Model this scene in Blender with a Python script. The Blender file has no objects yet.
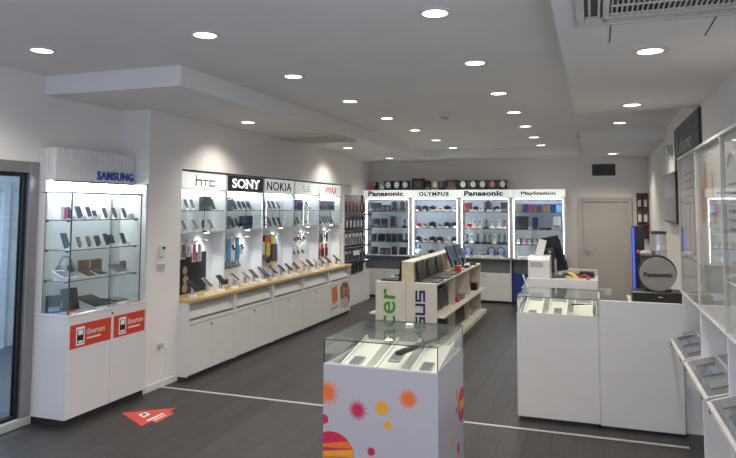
import bpy, bmesh, math, random
from mathutils import Matrix, Vector
random.seed(7)
S = bpy.context.scene
COL = S.collection
R = math.radians

# ------------------------------------------------------------------ camera
CAM_H = 1.9
FPX, YAW, PIT, ROL, PPY = 640.557, 0.339073, 0.0709992, 0.00446069, 162.75
def cam_basis():
    F = Vector((-math.sin(YAW)*math.cos(PIT), math.cos(YAW)*math.cos(PIT), math.sin(PIT)))
    r = Vector((math.cos(YAW), math.sin(YAW), 0)); u = r.cross(F)
    return F, r*math.cos(ROL)+u*math.sin(ROL), u*math.cos(ROL)-r*math.sin(ROL)
CF, CR, CU = cam_basis(); CC = Vector((0, 0, CAM_H))
cam = bpy.data.cameras.new('camera'); cob = bpy.data.objects.new('camera', cam); COL.objects.link(cob)
m = Matrix((CR, CU, -CF)).transposed().to_4x4(); m.translation = CC
cob.matrix_world = m
cam.sensor_width = 36; cam.lens = 36*FPX/736; cam.shift_y = -(229-PPY)/736
cam.clip_start = .05; cam.clip_end = 200
S.camera = cob
def ray(u, v): return CF*FPX+CR*(u-368)-CU*(v-PPY)
def pz(u, v, z=0.): d = ray(u, v); return CC+d*((z-CAM_H)/d.z)
def px(u, v, x): d = ray(u, v); return CC+d*(x/d.x)
def py(u, v, y): d = ray(u, v); return CC+d*(y/d.y)

# ------------------------------------------------------------------ world, exposure
W = bpy.data.worlds.new('daylight'); S.world = W; W.use_nodes = True
W.node_tree.nodes['Background'].inputs[0].default_value = (.72, .80, 1, 1)
W.node_tree.nodes['Background'].inputs[1].default_value = 1.85
vs = S.view_settings; vs.view_transform = 'Standard'; vs.look = 'None'; vs.gamma = 1; vs.use_curve_mapping = False
vs.exposure = 0.0
try:
    S.cycles.transparent_max_bounces = 24; S.cycles.max_bounces = 10; S.cycles.use_denoising = True
    S.cycles.sample_clamp_indirect = 4
except Exception: pass
DOWN_W = 76.0      # watts of one ceiling downlight
LED_E = 16.0        # emission of the vitrine LED tubes

# ------------------------------------------------------------------ materials
MATS = {}
def mat(name, col, rough=.5, metal=0., var=.05, scale=6., bump=0., coat=0., emit=0., spec=.5, objrand=0.):
    if name in MATS: return MATS[name]
    M = bpy.data.materials.new(name); M.use_nodes = True; nt = M.node_tree; b = nt.nodes['Principled BSDF']
    tc = nt.nodes.new('ShaderNodeTexCoord'); n = nt.nodes.new('ShaderNodeTexNoise'); n.inputs['Scale'].default_value = scale
    n.inputs['Detail'].default_value = 3
    nt.links.new(tc.outputs['Object'], n.inputs['Vector'])
    r = nt.nodes.new('ShaderNodeValToRGB'); nt.links.new(n.outputs['Fac'], r.inputs['Fac'])
    r.color_ramp.elements[0].color = (*[c*(1-var) for c in col], 1); r.color_ramp.elements[0].position = .3
    r.color_ramp.elements[1].color = (*[min(1, c*(1+var)) for c in col], 1); r.color_ramp.elements[1].position = .7
    nt.links.new(r.outputs['Color'], b.inputs['Base Color'])
    b.inputs['Roughness'].default_value = rough; b.inputs['Metallic'].default_value = metal
    b.inputs['Specular IOR Level'].default_value = spec
    if coat: b.inputs['Coat Weight'].default_value = coat; b.inputs['Coat Roughness'].default_value = .08
    if emit:
        nt.links.new(r.outputs['Color'], b.inputs['Emission Color']); b.inputs['Emission Strength'].default_value = emit
    if bump:
        bp = nt.nodes.new('ShaderNodeBump'); bp.inputs['Strength'].default_value = bump; bp.inputs['Distance'].default_value = .002
        nt.links.new(n.outputs['Fac'], bp.inputs['Height']); nt.links.new(bp.outputs['Normal'], b.inputs['Normal'])
    MATS[name] = M
    return M
def wood_mat(name, c0, c1, rough, axis_scale, objrand=0.):
    M = bpy.data.materials.new(name); M.use_nodes = True; nt = M.node_tree; b = nt.nodes['Principled BSDF']
    tc = nt.nodes.new('ShaderNodeTexCoord'); mp = nt.nodes.new('ShaderNodeMapping'); mp.inputs['Scale'].default_value = axis_scale
    nt.links.new(tc.outputs['Object'], mp.inputs['Vector'])
    oi = nt.nodes.new('ShaderNodeObjectInfo')
    add = nt.nodes.new('ShaderNodeVectorMath'); add.operation = 'ADD'
    nt.links.new(mp.outputs['Vector'], add.inputs[0])
    mul = nt.nodes.new('ShaderNodeMath'); mul.operation = 'MULTIPLY'; mul.inputs[1].default_value = 37.
    nt.links.new(oi.outputs['Random'], mul.inputs[0]); nt.links.new(mul.outputs[0], add.inputs[1])
    n = nt.nodes.new('ShaderNodeTexNoise'); n.inputs['Scale'].default_value = 1.; n.inputs['Detail'].default_value = 6; n.inputs['Roughness'].default_value = .65
    nt.links.new(add.outputs[0], n.inputs['Vector'])
    r = nt.nodes.new('ShaderNodeValToRGB'); r.color_ramp.elements[0].position = .3; r.color_ramp.elements[1].position = .7
    r.color_ramp.elements[0].color = (*c0, 1); r.color_ramp.elements[1].color = (*c1, 1)
    nt.links.new(n.outputs['Fac'], r.inputs['Fac'])
    hs = nt.nodes.new('ShaderNodeHueSaturation')
    mr = nt.nodes.new('ShaderNodeMapRange'); mr.inputs['To Min'].default_value = 1-objrand; mr.inputs['To Max'].default_value = 1+objrand
    nt.links.new(oi.outputs['Random'], mr.inputs['Value']); nt.links.new(mr.outputs[0], hs.inputs['Value'])
    nt.links.new(r.outputs['Color'], hs.inputs['Color']); nt.links.new(hs.outputs['Color'], b.inputs['Base Color'])
    b.inputs['Roughness'].default_value = rough
    bp = nt.nodes.new('ShaderNodeBump'); bp.inputs['Strength'].default_value = .15; bp.inputs['Distance'].default_value = .001
    nt.links.new(n.outputs['Fac'], bp.inputs['Height']); nt.links.new(bp.outputs['Normal'], b.inputs['Normal'])
    MATS[name] = M
    return M
def glass_mat(name, tint, refl=1.0, rough=0.0):
    M = bpy.data.materials.new(name); M.use_nodes = True; nt = M.node_tree; nt.nodes.clear()
    o = nt.nodes.new('ShaderNodeOutputMaterial'); mx = nt.nodes.new('ShaderNodeMixShader')
    t = nt.nodes.new('ShaderNodeBsdfTransparent'); t.inputs[0].default_value = (*tint, 1)
    g = nt.nodes.new('ShaderNodeBsdfGlossy'); g.inputs['Roughness'].default_value = rough; g.inputs[0].default_value = (1, 1, 1, 1)
    f = nt.nodes.new('ShaderNodeLayerWeight'); f.inputs['Blend'].default_value = .5      # Schlick reflectance of a thin sheet
    pw = nt.nodes.new('ShaderNodeMath'); pw.operation = 'POWER'; pw.inputs[1].default_value = 5.
    k = nt.nodes.new('ShaderNodeMath'); k.operation = 'MULTIPLY_ADD'; k.inputs[1].default_value = .95*refl; k.inputs[2].default_value = .04*refl; k.use_clamp = True
    nt.links.new(f.outputs['Facing'], pw.inputs[0]); nt.links.new(pw.outputs[0], k.inputs[0]); nt.links.new(k.outputs[0], mx.inputs[0])
    nt.links.new(t.outputs[0], mx.inputs[1]); nt.links.new(g.outputs[0], mx.inputs[2]); nt.links.new(mx.outputs[0], o.inputs[0])
    MATS[name] = M
    return M
def emis(name, col, st): return mat(name, col, .6, emit=st, var=.01)

wallm = mat('wall_paint', (.80, .775, .75), .85, var=.02, scale=2, bump=.05)
ceilm = mat('ceiling_paint', (.80, .79, .78), .9, var=.015, scale=2)
white = mat('white_laminate', (.70, .69, .68), .32, var=.015)
gloss = mat('white_gloss', (.72, .71, .72), .16, var=.01, coat=.4)
back_white = mat('vitrine_white', (.74, .77, .80), .5, var=.01)
cream = mat('cream_laminate', (.66, .63, .55), .4, var=.02)
beige = wood_mat('beige_wood', (.62, .52, .33), (.72, .63, .44), .45, (3, 18, 18))
oak = wood_mat('oak_top', (.46, .31, .13), (.62, .45, .22), .35, (30, 2.5, 30))
plankm = wood_mat('dark_plank', (.018, .0165, .016), (.044, .039, .037), .42, (26, 1.6, 10), .16)
jointm = mat('floor_joint', (.02, .018, .017), .7)
black = mat('black_plastic', (.013, .013, .015), .32, var=.1)
dark = mat('dark_plastic', (.035, .037, .042), .4, var=.1)
grey = mat('grey_plastic', (.16, .165, .175), .45)
lgrey = mat('light_grey_plastic', (.42, .43, .45), .4)
silver = mat('silver_metal', (.66, .67, .69), .25, metal=1.)
steel = mat('brushed_steel', (.55, .55, .56), .33, metal=1.)
alu = mat('grey_aluminium', (.30, .30, .305), .42, metal=.55)
red = mat('red_plastic', (.55, .03, .03), .35)
sticker = mat('red_sticker', (.62, .055, .03), .35)
blue = mat('blue_plastic', (.03, .08, .35), .35)
skyblue = mat('sky_blue_plastic', (.10, .33, .55), .4)
navy = mat('navy_paint', (.012, .022, .11), .45)
pink = mat('pink_plastic', (.75, .10, .26), .4)
orange = mat('orange_print', (.82, .17, .02), .5)
amber = mat('amber_print', (.78, .36, .03), .5)
crimson = mat('crimson_print', (.55, .02, .07), .5)
yellow = mat('yellow_plastic', (.75, .58, .05), .45)
green = mat('green_paint', (.06, .30, .02), .45)
purple = mat('purple_plastic', (.12, .05, .30), .4)
brown = mat('brown_card', (.16, .09, .05), .6, var=.2)
wine = mat('wine_card', (.16, .02, .03), .5)
tan = mat('skin_print', (.46, .20, .12), .6, var=.1)
paper = mat('white_paper', (.8, .8, .78), .6)
screen = mat('dark_screen', (.016, .018, .024), .3, var=.2)
bscreen = mat('blue_grey_screen', (.10, .14, .20), .12, var=.1, coat=.5)
lit = emis('led_white', (.93, .97, 1), LED_E)
signm = emis('sign_face_white', (.84, .89, .87), .38)
signc = emis('sign_face_cream', (.80, .87, .80), .34)
signk = mat('sign_face_black', (.006, .006, .008), .3)
signtxt = emis('sign_text_white', (.95, .97, 1), .9)
printk = mat('print_black', (.012, .012, .014), .5)
printg = mat('print_grey', (.22, .22, .2), .6)
printn = mat('print_navy', (.012, .02, .10), .5)
printr = mat('print_red', (.62, .03, .06), .5)
samblue = mat('blue_letters', (.02, .09, .42), .4)
gedge = mat('glass_edge', (.03, .085, .08), .15, var=.1)
glass = glass_mat('clear_glass', (.975, .988, .984), 1.0)
shelfglass = glass_mat('shelf_glass', (.96, .985, .98), .8)
doorglass = glass_mat('door_glass', (.78, .83, .86), 1.3)
acrylic = glass_mat('acrylic', (.98, .985, .985), .6)
lens = mat('lens_glass', (.01, .012, .02), .05, coat=1.)
bluelit = emis('blue_led', (.06, .10, .60), 1.0)
tvm = mat('tv_screen', (.03, .035, .05), .12, coat=.8)

# ------------------------------------------------------------------ mesh helpers
def wloc(o):
    v = Vector((0, 0, 0))
    while o is not None: v += o.location; o = o.parent
    return v
class MB:
    def __init__(s): s.b = bmesh.new()
    def box(s, x0, x1, y0, y1, z0, z1, bev=0., mi=0, edge_mi=None, M=None, seg=1):
        t = bmesh.new(); bmesh.ops.create_cube(t, size=1.)
        for v in t.verts: v.co = Vector(((x0+x1)/2+v.co.x*(x1-x0), (y0+y1)/2+v.co.y*(y1-y0), (z0+z1)/2+v.co.z*(z1-z0)))
        if edge_mi is not None:
            d = (abs(x1-x0), abs(y1-y0), abs(z1-z0)); ax = d.index(min(d)); t.normal_update()
            for f in t.faces: f.material_index = mi if abs(f.normal[ax]) > .9 else edge_mi
        else:
            for f in t.faces: f.material_index = mi
        if bev: bmesh.ops.bevel(t, geom=list(t.edges), offset=bev, segments=seg, affect='EDGES', profile=.6)
        if M is not None: t.transform(M)
        s._merge(t); return s
    def cyl(s, c, r, h, axis='Z', seg=16, r2=None, M=None, mi=0, cap=True):
        t = bmesh.new(); bmesh.ops.create_cone(t, cap_ends=cap, segments=seg, radius1=r, radius2=r if r2 is None else r2, depth=h)
        if axis == 'X': t.transform(Matrix.Rotation(R(90), 4, 'Y'))
        if axis == 'Y': t.transform(Matrix.Rotation(R(-90), 4, 'X'))
        t.transform(Matrix.Translation(c))
        for f in t.faces: f.material_index = mi
        if M is not None: t.transform(M)
        s._merge(t); return s
    def tube(s, pts, r, seg=8):
        pts = [Vector(p) for p in pts]; rings = []
        for i, p in enumerate(pts):
            d = (pts[min(i+1, len(pts)-1)]-pts[max(i-1, 0)]).normalized()
            a = d.orthogonal().normalized() if i == 0 else (rings[-1][1]-d*rings[-1][1].dot(d)).normalized()
            c = d.cross(a)
            rings.append(([s.b.verts.new(p+(a*math.cos(q*math.tau/seg)+c*math.sin(q*math.tau/seg))*r) for q in range(seg)], a))
        for (A, _), (B, _) in zip(rings, rings[1:]):
            for q in range(seg): s.b.faces.new((A[q], A[(q+1) % seg], B[(q+1) % seg], B[q]))
        s.b.faces.new(list(reversed(rings[0][0]))); s.b.faces.new(rings[-1][0]); return s
    def sphere(s, c, r, sc=(1, 1, 1), u=14, v=9, M=None):
        t = bmesh.new(); bmesh.ops.create_uvsphere(t, u_segments=u, v_segments=v, radius=r)
        for w in t.verts: w.co = Vector((w.co.x*sc[0]+c[0], w.co.y*sc[1]+c[1], w.co.z*sc[2]+c[2]))
        if M is not None: t.transform(M)
        s._merge(t); return s
    def prism(s, poly, d):   # poly: 3D points of one face, d: extrusion vector
        d = Vector(d); A = [s.b.verts.new(Vector(p)) for p in poly]; B = [s.b.verts.new(Vector(p)+d) for p in poly]
        n = len(A); s.b.faces.new(A); s.b.faces.new(list(reversed(B)))
        for i in range(n): s.b.faces.new((A[(i+1) % n], A[i], B[i], B[(i+1) % n]))
        return s
    def _merge(s, t):
        me = bpy.data.meshes.new('tmp'); t.to_mesh(me); t.free(); s.b.from_mesh(me); bpy.data.meshes.remove(me)
    def build(s, name, mats, parent=None, smooth=False, world=True, label=None):
        bmesh.ops.recalc_face_normals(s.b, faces=list(s.b.faces))
        me = bpy.data.meshes.new(name); s.b.to_mesh(me); s.b.free()
        if parent is not None and world: me.transform(Matrix.Translation(-wloc(parent)))
        for mm in (mats if isinstance(mats, (list, tuple)) else [mats]): me.materials.append(mm)
        if smooth:
            me.shade_smooth() if hasattr(me, 'shade_smooth') else None
            try: me.set_sharp_from_angle(angle=R(40))
            except Exception: pass
        o = bpy.data.objects.new(name, me); COL.objects.link(o); o.parent = parent
        if label: o['label'] = label
        return o
def Bx(name, mt, parent, x0, x1, y0, y1, z0, z1, bev=0., **k):
    return MB().box(x0, x1, y0, y1, z0, z1, bev).build(name, mt, parent, **k)
def tag(o, label, cat, group=None):
    o['label'] = label; o['category'] = cat
    if group: o['group'] = group
    return o
def thing(name, label, cat, loc=(0, 0, 0), group=None):
    o = bpy.data.objects.new(name, None); COL.objects.link(o); o.location = loc; o.empty_display_size = .05
    return tag(o, label, cat, group)
def struct(o): o['kind'] = 'structure'; return o
def pane(name, parent, x0, x1, y0, y1, z0, z1, gm=None):
    return MB().box(x0, x1, y0, y1, z0, z1, edge_mi=1).build(name, [gm or glass, gedge], parent)
def text(body, right, up, org, w, h, mt, parent, name='lettering', depth=.004, bold=0., shear=0., rel=False, space=1.0):
    """flat raised letters: org = lower left corner, w x h metres"""
    cu = bpy.data.curves.new('t', 'FONT'); cu.body = body; cu.size = 1.; cu.extrude = .01; cu.offset = bold; cu.shear = shear; cu.resolution_u = 3
    cu.space_character = space
    to = bpy.data.objects.new('t', cu); COL.objects.link(to)
    dg = bpy.context.evaluated_depsgraph_get(); dg.update()
    me = bpy.data.meshes.new_from_object(to.evaluated_get(dg)); bpy.data.objects.remove(to); bpy.data.curves.remove(cu)
    xs = [v.co.x for v in me.vertices]; ys = [v.co.y for v in me.vertices]
    a, b, c, d = min(xs), max(xs), min(ys), max(ys); right = Vector(right); up = Vector(up); nrm = right.cross(up); org = Vector(org)
    L = Vector((0, 0, 0)) if (parent is None or rel) else wloc(parent)
    for v in me.vertices:
        v.co = org-L+right*((v.co.x-a)/(b-a)*w)+up*((v.co.y-c)/(d-c)*h)+nrm*((v.co.z+.01)/.02*depth)
    me.name = name; me.materials.clear(); me.materials.append(mt)
    o = bpy.data.objects.new(name, me); COL.objects.link(o); o.parent = parent
    return o
def dup(root, parent=None):
    c = root.copy(); COL.objects.link(c); c.parent = parent
    for ch in list(root.children): dup(ch, c)
    return c
PRO = {}
def place(key, maker, loc, rz, label, cat, group=None, sc=1.):
    """first use makes the prototype and keeps it as the first copy"""
    if key not in PRO: PRO[key] = r = maker()
    else: r = dup(PRO[key])
    r.location = loc; r.rotation_euler = (0, 0, R(rz)); r.scale = (sc, sc, sc)
    tag(r, label, cat, group)
    if not group and 'group' in r: del r['group']
    return r
def root(name):
    o = bpy.data.objects.new(name, None); COL.objects.link(o); o.empty_display_size = .05; return o

# ================================================================== SETTING
XL, XP, XR, YF, YB = -4.74, -4.37, 1.0, -1.5, 13.6
ZC, ZS = 3.1, 2.925
fl = struct(Bx('floor', jointm, None, -5.05, XR+.05, YF, YB+.05, -.05, -.010))
# planks: 29 columns x 10, staggered, sharing one mesh
PW, PL = .2, 1.56
pm = MB().box(0, PW-.0015, 0, PL-.002, -.010, 0).build('plank', plankm, fl)
first = True
for i in range(29):
    off = -[0, .62, 1.1, .31, .87][i % 5]
    for j in range(10):
        o = pm if first else pm.copy()
        if not first: COL.objects.link(o)
        first = False
        o.parent = fl; o.location = (-4.77+i*PW, YF+off+j*PL+.02, 0)
struct(Bx('trim_1', mat('white_tape', (.44, .43, .42), .5), None, XP, .68, 5.805, 5.845, .0, .003))['label'] = 'thin white line across the dark floor'
cg = struct(Bx('ceiling', ceilm, None, XL-.1, XR+.1, YF, YB+.1, ZC, ZC+.1))
def soffit(n, x0, x1, y0, y1, z=ZS): return struct(Bx('trim_%d' % n, ceilm, None, x0, x1, y0, y1, z, ZC))
soffit(2, XL, -3.267, 4.508, YB)
soffit(3, -.183, XR, YF, 7.1)
soffit(4, -3.267, -.183, 12.75, YB, 2.94)
soffit(5, -.183, XR, 10.25, YB)
# left wall with the glass door opening, pillar, niche behind the wall units
w = MB(); w.box(XL-.12, XL, YF, 2.9, 0, ZC); w.box(XL-.12, XL, 2.9, 4.45, 2.29, ZC); w.box(XL-.12, XL, 4.45, YB, 0, ZC)
struct(w.build('wall_left', wallm))
struct(Bx('wall_pillar', wallm, None, XL, XP, 5.53, 6.1, 0, ZS)); struct(Bx('wall_lintel', wallm, None, XL, XP, 6.1, 11.62, 2.335, ZS)); struct(Bx('wall_post', wallm, None, XL, XP, 11.0, 11.1, .885, 2.335))
struct(Bx('wall_back', wallm, None, XL-.12, XR+.12, YB, YB+.12, 0, ZC))
w = MB(); w.box(XR, XR+.12, YF, -1.1, 0, ZC); w.box(XR, XR+.12, -1.1, 2.95, 0, .25); w.box(XR, XR+.12, -1.1, 2.95, 2.7, ZC); w.box(XR, XR+.12, 2.95, YB, 0, ZC)
struct(w.build('wall_right', wallm))
w = MB(); w.box(XR+.02, XR+.08, -1.1, -1.04, .25, 2.7); w.box(XR+.02, XR+.08, .9, .96, .25, 2.7); w.box(XR+.02, XR+.08, 2.89, 2.95, .25, 2.7); struct(w.build('window_1', alu))
w = MB(); w.box(XL, XR, YF-.1, YF, 2.7, ZC); w.box(XL, XR, YF-.1, YF, 0, .12)
for x in (XL, -3.3, -1.9, -.5, XR-.08): w.box(x, x+.08, YF-.1, YF, .12, 2.7)
struct(w.build('wall_front', wallm))
struct(Bx('baseboard_left', white, None, XP, XP+.012, 5.545, 6.09, 0, .07, .003))
struct(Bx('baseboard_back', white, None, -.5, XR, YB-.012, YB, 0, .07, .003))
struct(Bx('baseboard_right', white, None, XR-.012, XR, 8.6, YB-.02, 0, .07, .003))
# glass door on the left with grey aluminium frame
d1 = MB()
for a in ((XL-.1, XL+.025, 4.36, 4.46, 0, 2.30), (XL-.1, XL+.025, 2.98, 4.36, 2.2, 2.30), (XL-.1, XL+.025, 2.88, 2.98, 0, 2.30)): d1.box(*a, .004)
d1 = struct(d1.build('door_1', alu)); d1['label'] = 'glass entrance door in a grey aluminium frame'
Bx('threshold', lgrey, d1, XL-.1, XL+.03, 2.98, 4.47, 0, .07, .004)
g = MB()
for a in ((4.325, 4.36, .1, 2.165), (2.98, 3.015, .1, 2.165)): g.box(XL-.06, XL-.01, *a)
g.box(XL-.06, XL-.01, 2.98, 4.36, 2.165, 2.2); g.box(XL-.06, XL-.01, 2.98, 4.36, .07, .1)
g.build('gasket', black, d1)
pane('pane', d1, XL-.045, XL-.03, 3.015, 4.325, .1, 2.165, doorglass)
# room behind the glass door
struct(Bx('floor_outer', mat('blue_carpet', (.05, .06, .08), .8, var=.15, scale=40), None, -7.6, XL-.12, 1.5, 7.5, -.05, 0))
struct(Bx('wall_outer', mat('outer_wall', (.5, .55, .6), .8), None, -7.7, -7.6, 1.5, 7.5, 0, 2.9))
struct(Bx('wall_outer_end', MATS['outer_wall'], None, -7.7, XL-.12, 7.5, 7.6, 0, 2.9))
struct(Bx('ceiling_outer', ceilm, None, -7.7, XL-.12, 1.5, 7.6, 2.9, 3.0))
d3 = struct(Bx('door_3', mat('outer_door', (.52, .57, .62), .5), None, -7.60, -7.56, 5.55, 6.55, .0, 2.12, .004)); d3['label'] = 'pale door in the room behind the glass'
f = MB()
for a in ((5.45, 5.55, 0, 2.22), (6.55, 6.65, 0, 2.22), (5.55, 6.55, 2.12, 2.22)): f.box(-7.6, -7.53, *a)
f.build('door_frame', MATS['outer_door'], d3)
Bx('handle', silver, d3, -7.56, -7.50, 5.62, 5.78, 1.02, 1.04, .004)
L = bpy.data.lights.new('outer_lamp', 'AREA'); L.energy = 170; L.size = 1.2; L.color = (.8, .9, 1)
lo = bpy.data.objects.new('outer_lamp', L); COL.objects.link(lo); lo.location = (-6.4, 4.6, 2.85)
# back door
d2 = struct(Bx('door_2', mat('door_white', (.49, .465, .43), .45, var=.02), None, -.225, .622, YB-.03, YB, .005, 2.05, .003)); d2['label'] = 'closed pale door in the back wall'
f = MB()
for a in ((-.31, -.225, 0, 2.13), (.622, .70, 0, 2.13), (-.225, .622, 2.05, 2.13)): f.box(a[0], a[1], YB-.05, YB, a[2], a[3], .004)
f.build('door_frame', MATS['door_white'], d2)
for k in range(4): Bx('groove', mat('groove_grey', (.42, .41, .39), .6), d2, -.15, .55, YB-.032, YB-.028, .42+k*.42, .424+k*.42)
hp = MB().box(-.19, -.14, YB-.04, YB-.03, .98, 1.14, .003).build('handle_plate', steel, d2)
MB().cyl((-.165, YB-.06, 1.10), .009, .05, 'Y').box(-.17, -.04, YB-.085, YB-.07, 1.09, 1.11, .004).build('handle', steel, hp)
MB().cyl((-.165, YB-.045, 1.0), .014, .02, 'Y').build('lock', steel, hp)

# ------------------------------------------------------------------ ceiling fittings
def downlight(x, y, z, label, group=None, lamp=True):
    t = thing('downlight', label, 'ceiling light', (x, y, z), group)
    m = MB(); n = 24
    prof = [(.078, 0), (.108, 0), (.108, -.006), (.098, -.011), (.078, -.008)]
    rings = [[m.b.verts.new((r*math.cos(i*math.tau/n), r*math.sin(i*math.tau/n), zz)) for i in range(n)] for r, zz in prof]
    for a in range(5):
        A, B = rings[a], rings[(a+1) % 5]
        for i in range(n): m.b.faces.new((A[i], A[(i+1) % n], B[(i+1) % n], B[i]))
    m.build('trim_ring', white, t, True, world=False)
    MB().cyl((0, 0, -.004), .078, .004, seg=24).build('lamp_face', emis('downlight_glow', (1, .96, .89), 5.), t, world=False)
    if lamp:
        l = bpy.data.lights.new('downlight_beam', 'SPOT'); l.energy = DOWN_W; l.spot_size = R(136); l.spot_blend = .85; l.shadow_soft_size = .07; l.color = (1, .925, .81)
        o = bpy.data.objects.new('downlight_beam', l); COL.objects.link(o); o.parent = t; o.location = (0, 0, -.02)
    return t
G1 = 'recessed downlights in the main ceiling'
for uv in ((42, 50), (205, 34.5), (293.5, 76), (350, 101), (387, 118), (415, 130), (436, 140), (453, 147.5),
           (435, 12.5), (475, 62.5), (498.5, 93), (514, 112), (525.5, 126), (534, 137), (541, 145), (619.5, 122.5)):
    p = pz(*uv, ZC); downlight(p.x, p.y, ZC, 'round recessed downlight with white rim in the flat main ceiling', G1)
for x in (-2.52, -.92):
    for y in (2.35, .95): downlight(x, y, ZC, 'round recessed downlight with white rim in the flat main ceiling', G1)
for uv in ((248, 122), (347.8, 147.7), (389.5, 158)):
    p = pz(*uv, ZS); downlight(p.x, p.y, ZS, 'round recessed downlight in the lowered ceiling along the left wall units', 'downlights in the left lowered ceiling')
for uv in ((650, 50.5), (632, 104.5)):
    p = pz(*uv, ZS); downlight(p.x, p.y, ZS, 'round recessed downlight in the lowered ceiling beside the air conditioner grille', 'downlights in the right lowered ceiling')
p = pz(612.5, 153.5, ZS); downlight(p.x, p.y, ZS, 'round recessed downlight above the back door')
p = pz(445, 115, ZC); t = thing('smoke_detector', 'small white smoke detector on the ceiling between the downlights', 'smoke detector', (p.x, p.y, ZC))
MB().cyl((0, 0, -.012), .075, .024, seg=20).build('base', white, t, world=False)
MB().cyl((0, 0, -.04), .035, .035, r2=.055, seg=20).build('sensor_head', lgrey, t, world=False)
def cassette(x0, x1, y0, y1, z, label):
    t = thing('air_conditioner', label, 'air conditioner', ((x0+x1)/2, (y0+y1)/2, z))
    acm = mat('ac_cream', (.62, .60, .54), .45); b = .17
    m = MB()
    for a in ((x0, x1, y0, y0+.04), (x0, x1, y1-.04, y1), (x0, x0+.04, y0+.04, y1-.04), (x1-.04, x1, y0+.04, y1-.04)): m.box(*a, z-.03, z, .004)
    for a in ((x0+.16, x1-.16, y0+.13, y0+.16), (x0+.16, x1-.16, y1-.16, y1-.13), (x0+.13, x0+.16, y0+.13, y1-.13), (x1-.16, x1-.13, y0+.13, y1-.13)): m.box(*a, z-.028, z)
    for sx in (x0+.041, x1-.129):
        for sy in (y0+.041, y1-.129): m.box(sx, sx+.088, sy, sy+.088, z-.0285, z)
    m.build('frame', acm, t)
    Bx('cavity', black, t, x0+.03, x1-.03, y0+.03, y1-.03, z-.006, z-.002)
    for k in range(2):
        for a, ax in (((x0+.15, x1-.15, y0+.06+k*.045, y0+.072+k*.045), 0), ((x0+.15, x1-.15, y1-.072-k*.045, y1-.06-k*.045), 0), ((x0+.06+k*.045, x0+.072+k*.045, y0+.15, y1-.15), 1), ((x1-.072-k*.045, x1-.06-k*.045, y0+.15, y1-.15), 1)):
            Bx('louvre', acm, t, *a, z-.026, z-.018)
    n = int((x1-x0-.34)/.024)
    base = None
    for i in range(n):
        x = x0+.17+i*.024
        if base is None: base = MB().box(x, x+.007, y0+.165, y1-.165, z-.026, z-.008).build('grille_slat', acm, t)
        else:
            o = base.copy(); COL.objects.link(o); o.location.x = i*.024
    for k in range(5): Bx('grille_rib', acm, t, x0+.165, x1-.165, y0+.2+k*(y1-y0-.4)/4-.006, y0+.2+k*(y1-y0-.4)/4+.006, z-.028, z-.02)
cassette(-4.31, -3.37, 8.02, 9.0, ZS, 'ceiling air conditioner cassette in the lowered ceiling above the left wall units')
cassette(-.07, .87, 2.70, 3.66, ZS, 'ceiling air conditioner cassette with black slotted grille near the right wall')
for k, (a, b) in enumerate((((611, 23), (609.5, 42)), ((719, 12), (705, 35)))):
    A, B = pz(*a, ZS), pz(*b, ZS)
    struct(MB().tube([A-Vector((0, 0, .002)), B-Vector((0, 0, .002))], .004, 6).build('trim_%d' % (6+k), dark))['label'] = 'thin dark line on the lowered ceiling'
t = thing('wall_speaker', 'small grey box high on the right wall by the dark sign', 'wall speaker', (XR, 9.4, 2.62))
Bx('case', lgrey, t, XR-.09, XR, 9.34, 9.46, 2.62, 2.76, .01); Bx('grille', grey, t, XR-.095, XR-.088, 9.355, 9.445, 2.635, 2.745)
t = thing('vent_grille', 'dark rectangular air vent high on the back wall', 'vent', (.19, YB, 2.58))
m = MB()
for a in ((-.025, .41, 2.57, 2.59), (-.025, .41, 2.78, 2.80), (-.025, -.005, 2.59, 2.78), (.39, .41, 2.59, 2.78)): m.box(a[0], a[1], YB-.02, YB, a[2], a[3])
m.build('frame', dark, t); Bx('cavity', black, t, -.02, .4, YB-.006, YB-.002, 2.58, 2.79)
for k in range(9): MB().box(-.005, .39, YB-.016, YB-.006, 2.594+k*.0215, 2.604+k*.0215).build('slat', dark, t)

# pillar fittings
t = thing('thermostat', 'white thermostat with dark display on the pillar', 'thermostat', (XP, 5.76, 1.43))
Bx('case', white, t, XP, XP+.035, 5.725, 5.795, 1.375, 1.50, .008); Bx('display', screen, t, XP+.034, XP+.038, 5.735, 5.785, 1.455, 1.482)
t = thing('light_switch', 'white wide switch plate under the thermostat', 'switch', (XP, 5.75, 1.25))
Bx('plate', white, t, XP, XP+.012, 5.69, 5.82, 1.23, 1.31, .003)
for k in range(3): Bx('rocker', lgrey, t, XP+.011, XP+.016, 5.70+k*.04, 5.73+k*.04, 1.243, 1.297, .002)
t = thing('wall_outlet', 'white wall outlet with plug low on the pillar', 'outlet', (XP, 5.755, .45))
Bx('plate', white, t, XP, XP+.012, 5.72, 5.80, .41, .49, .003); MB().cyl((XP+.03, 5.76, .45), .022, .04, 'X').build('plug', lgrey, t)
tag(MB().tube([(XP+.045, 5.765, .445), (XP+.06, 5.80, .40), (XP+.05, 5.83, .30), (XP+.04, 5.825, .18), (XP+.03, 5.79, .08), (XP+.02, 5.77, .015)], .005, 6).build('power_cord', white), 'thin white cord hanging from the wall outlet to the floor', 'cord')
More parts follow.
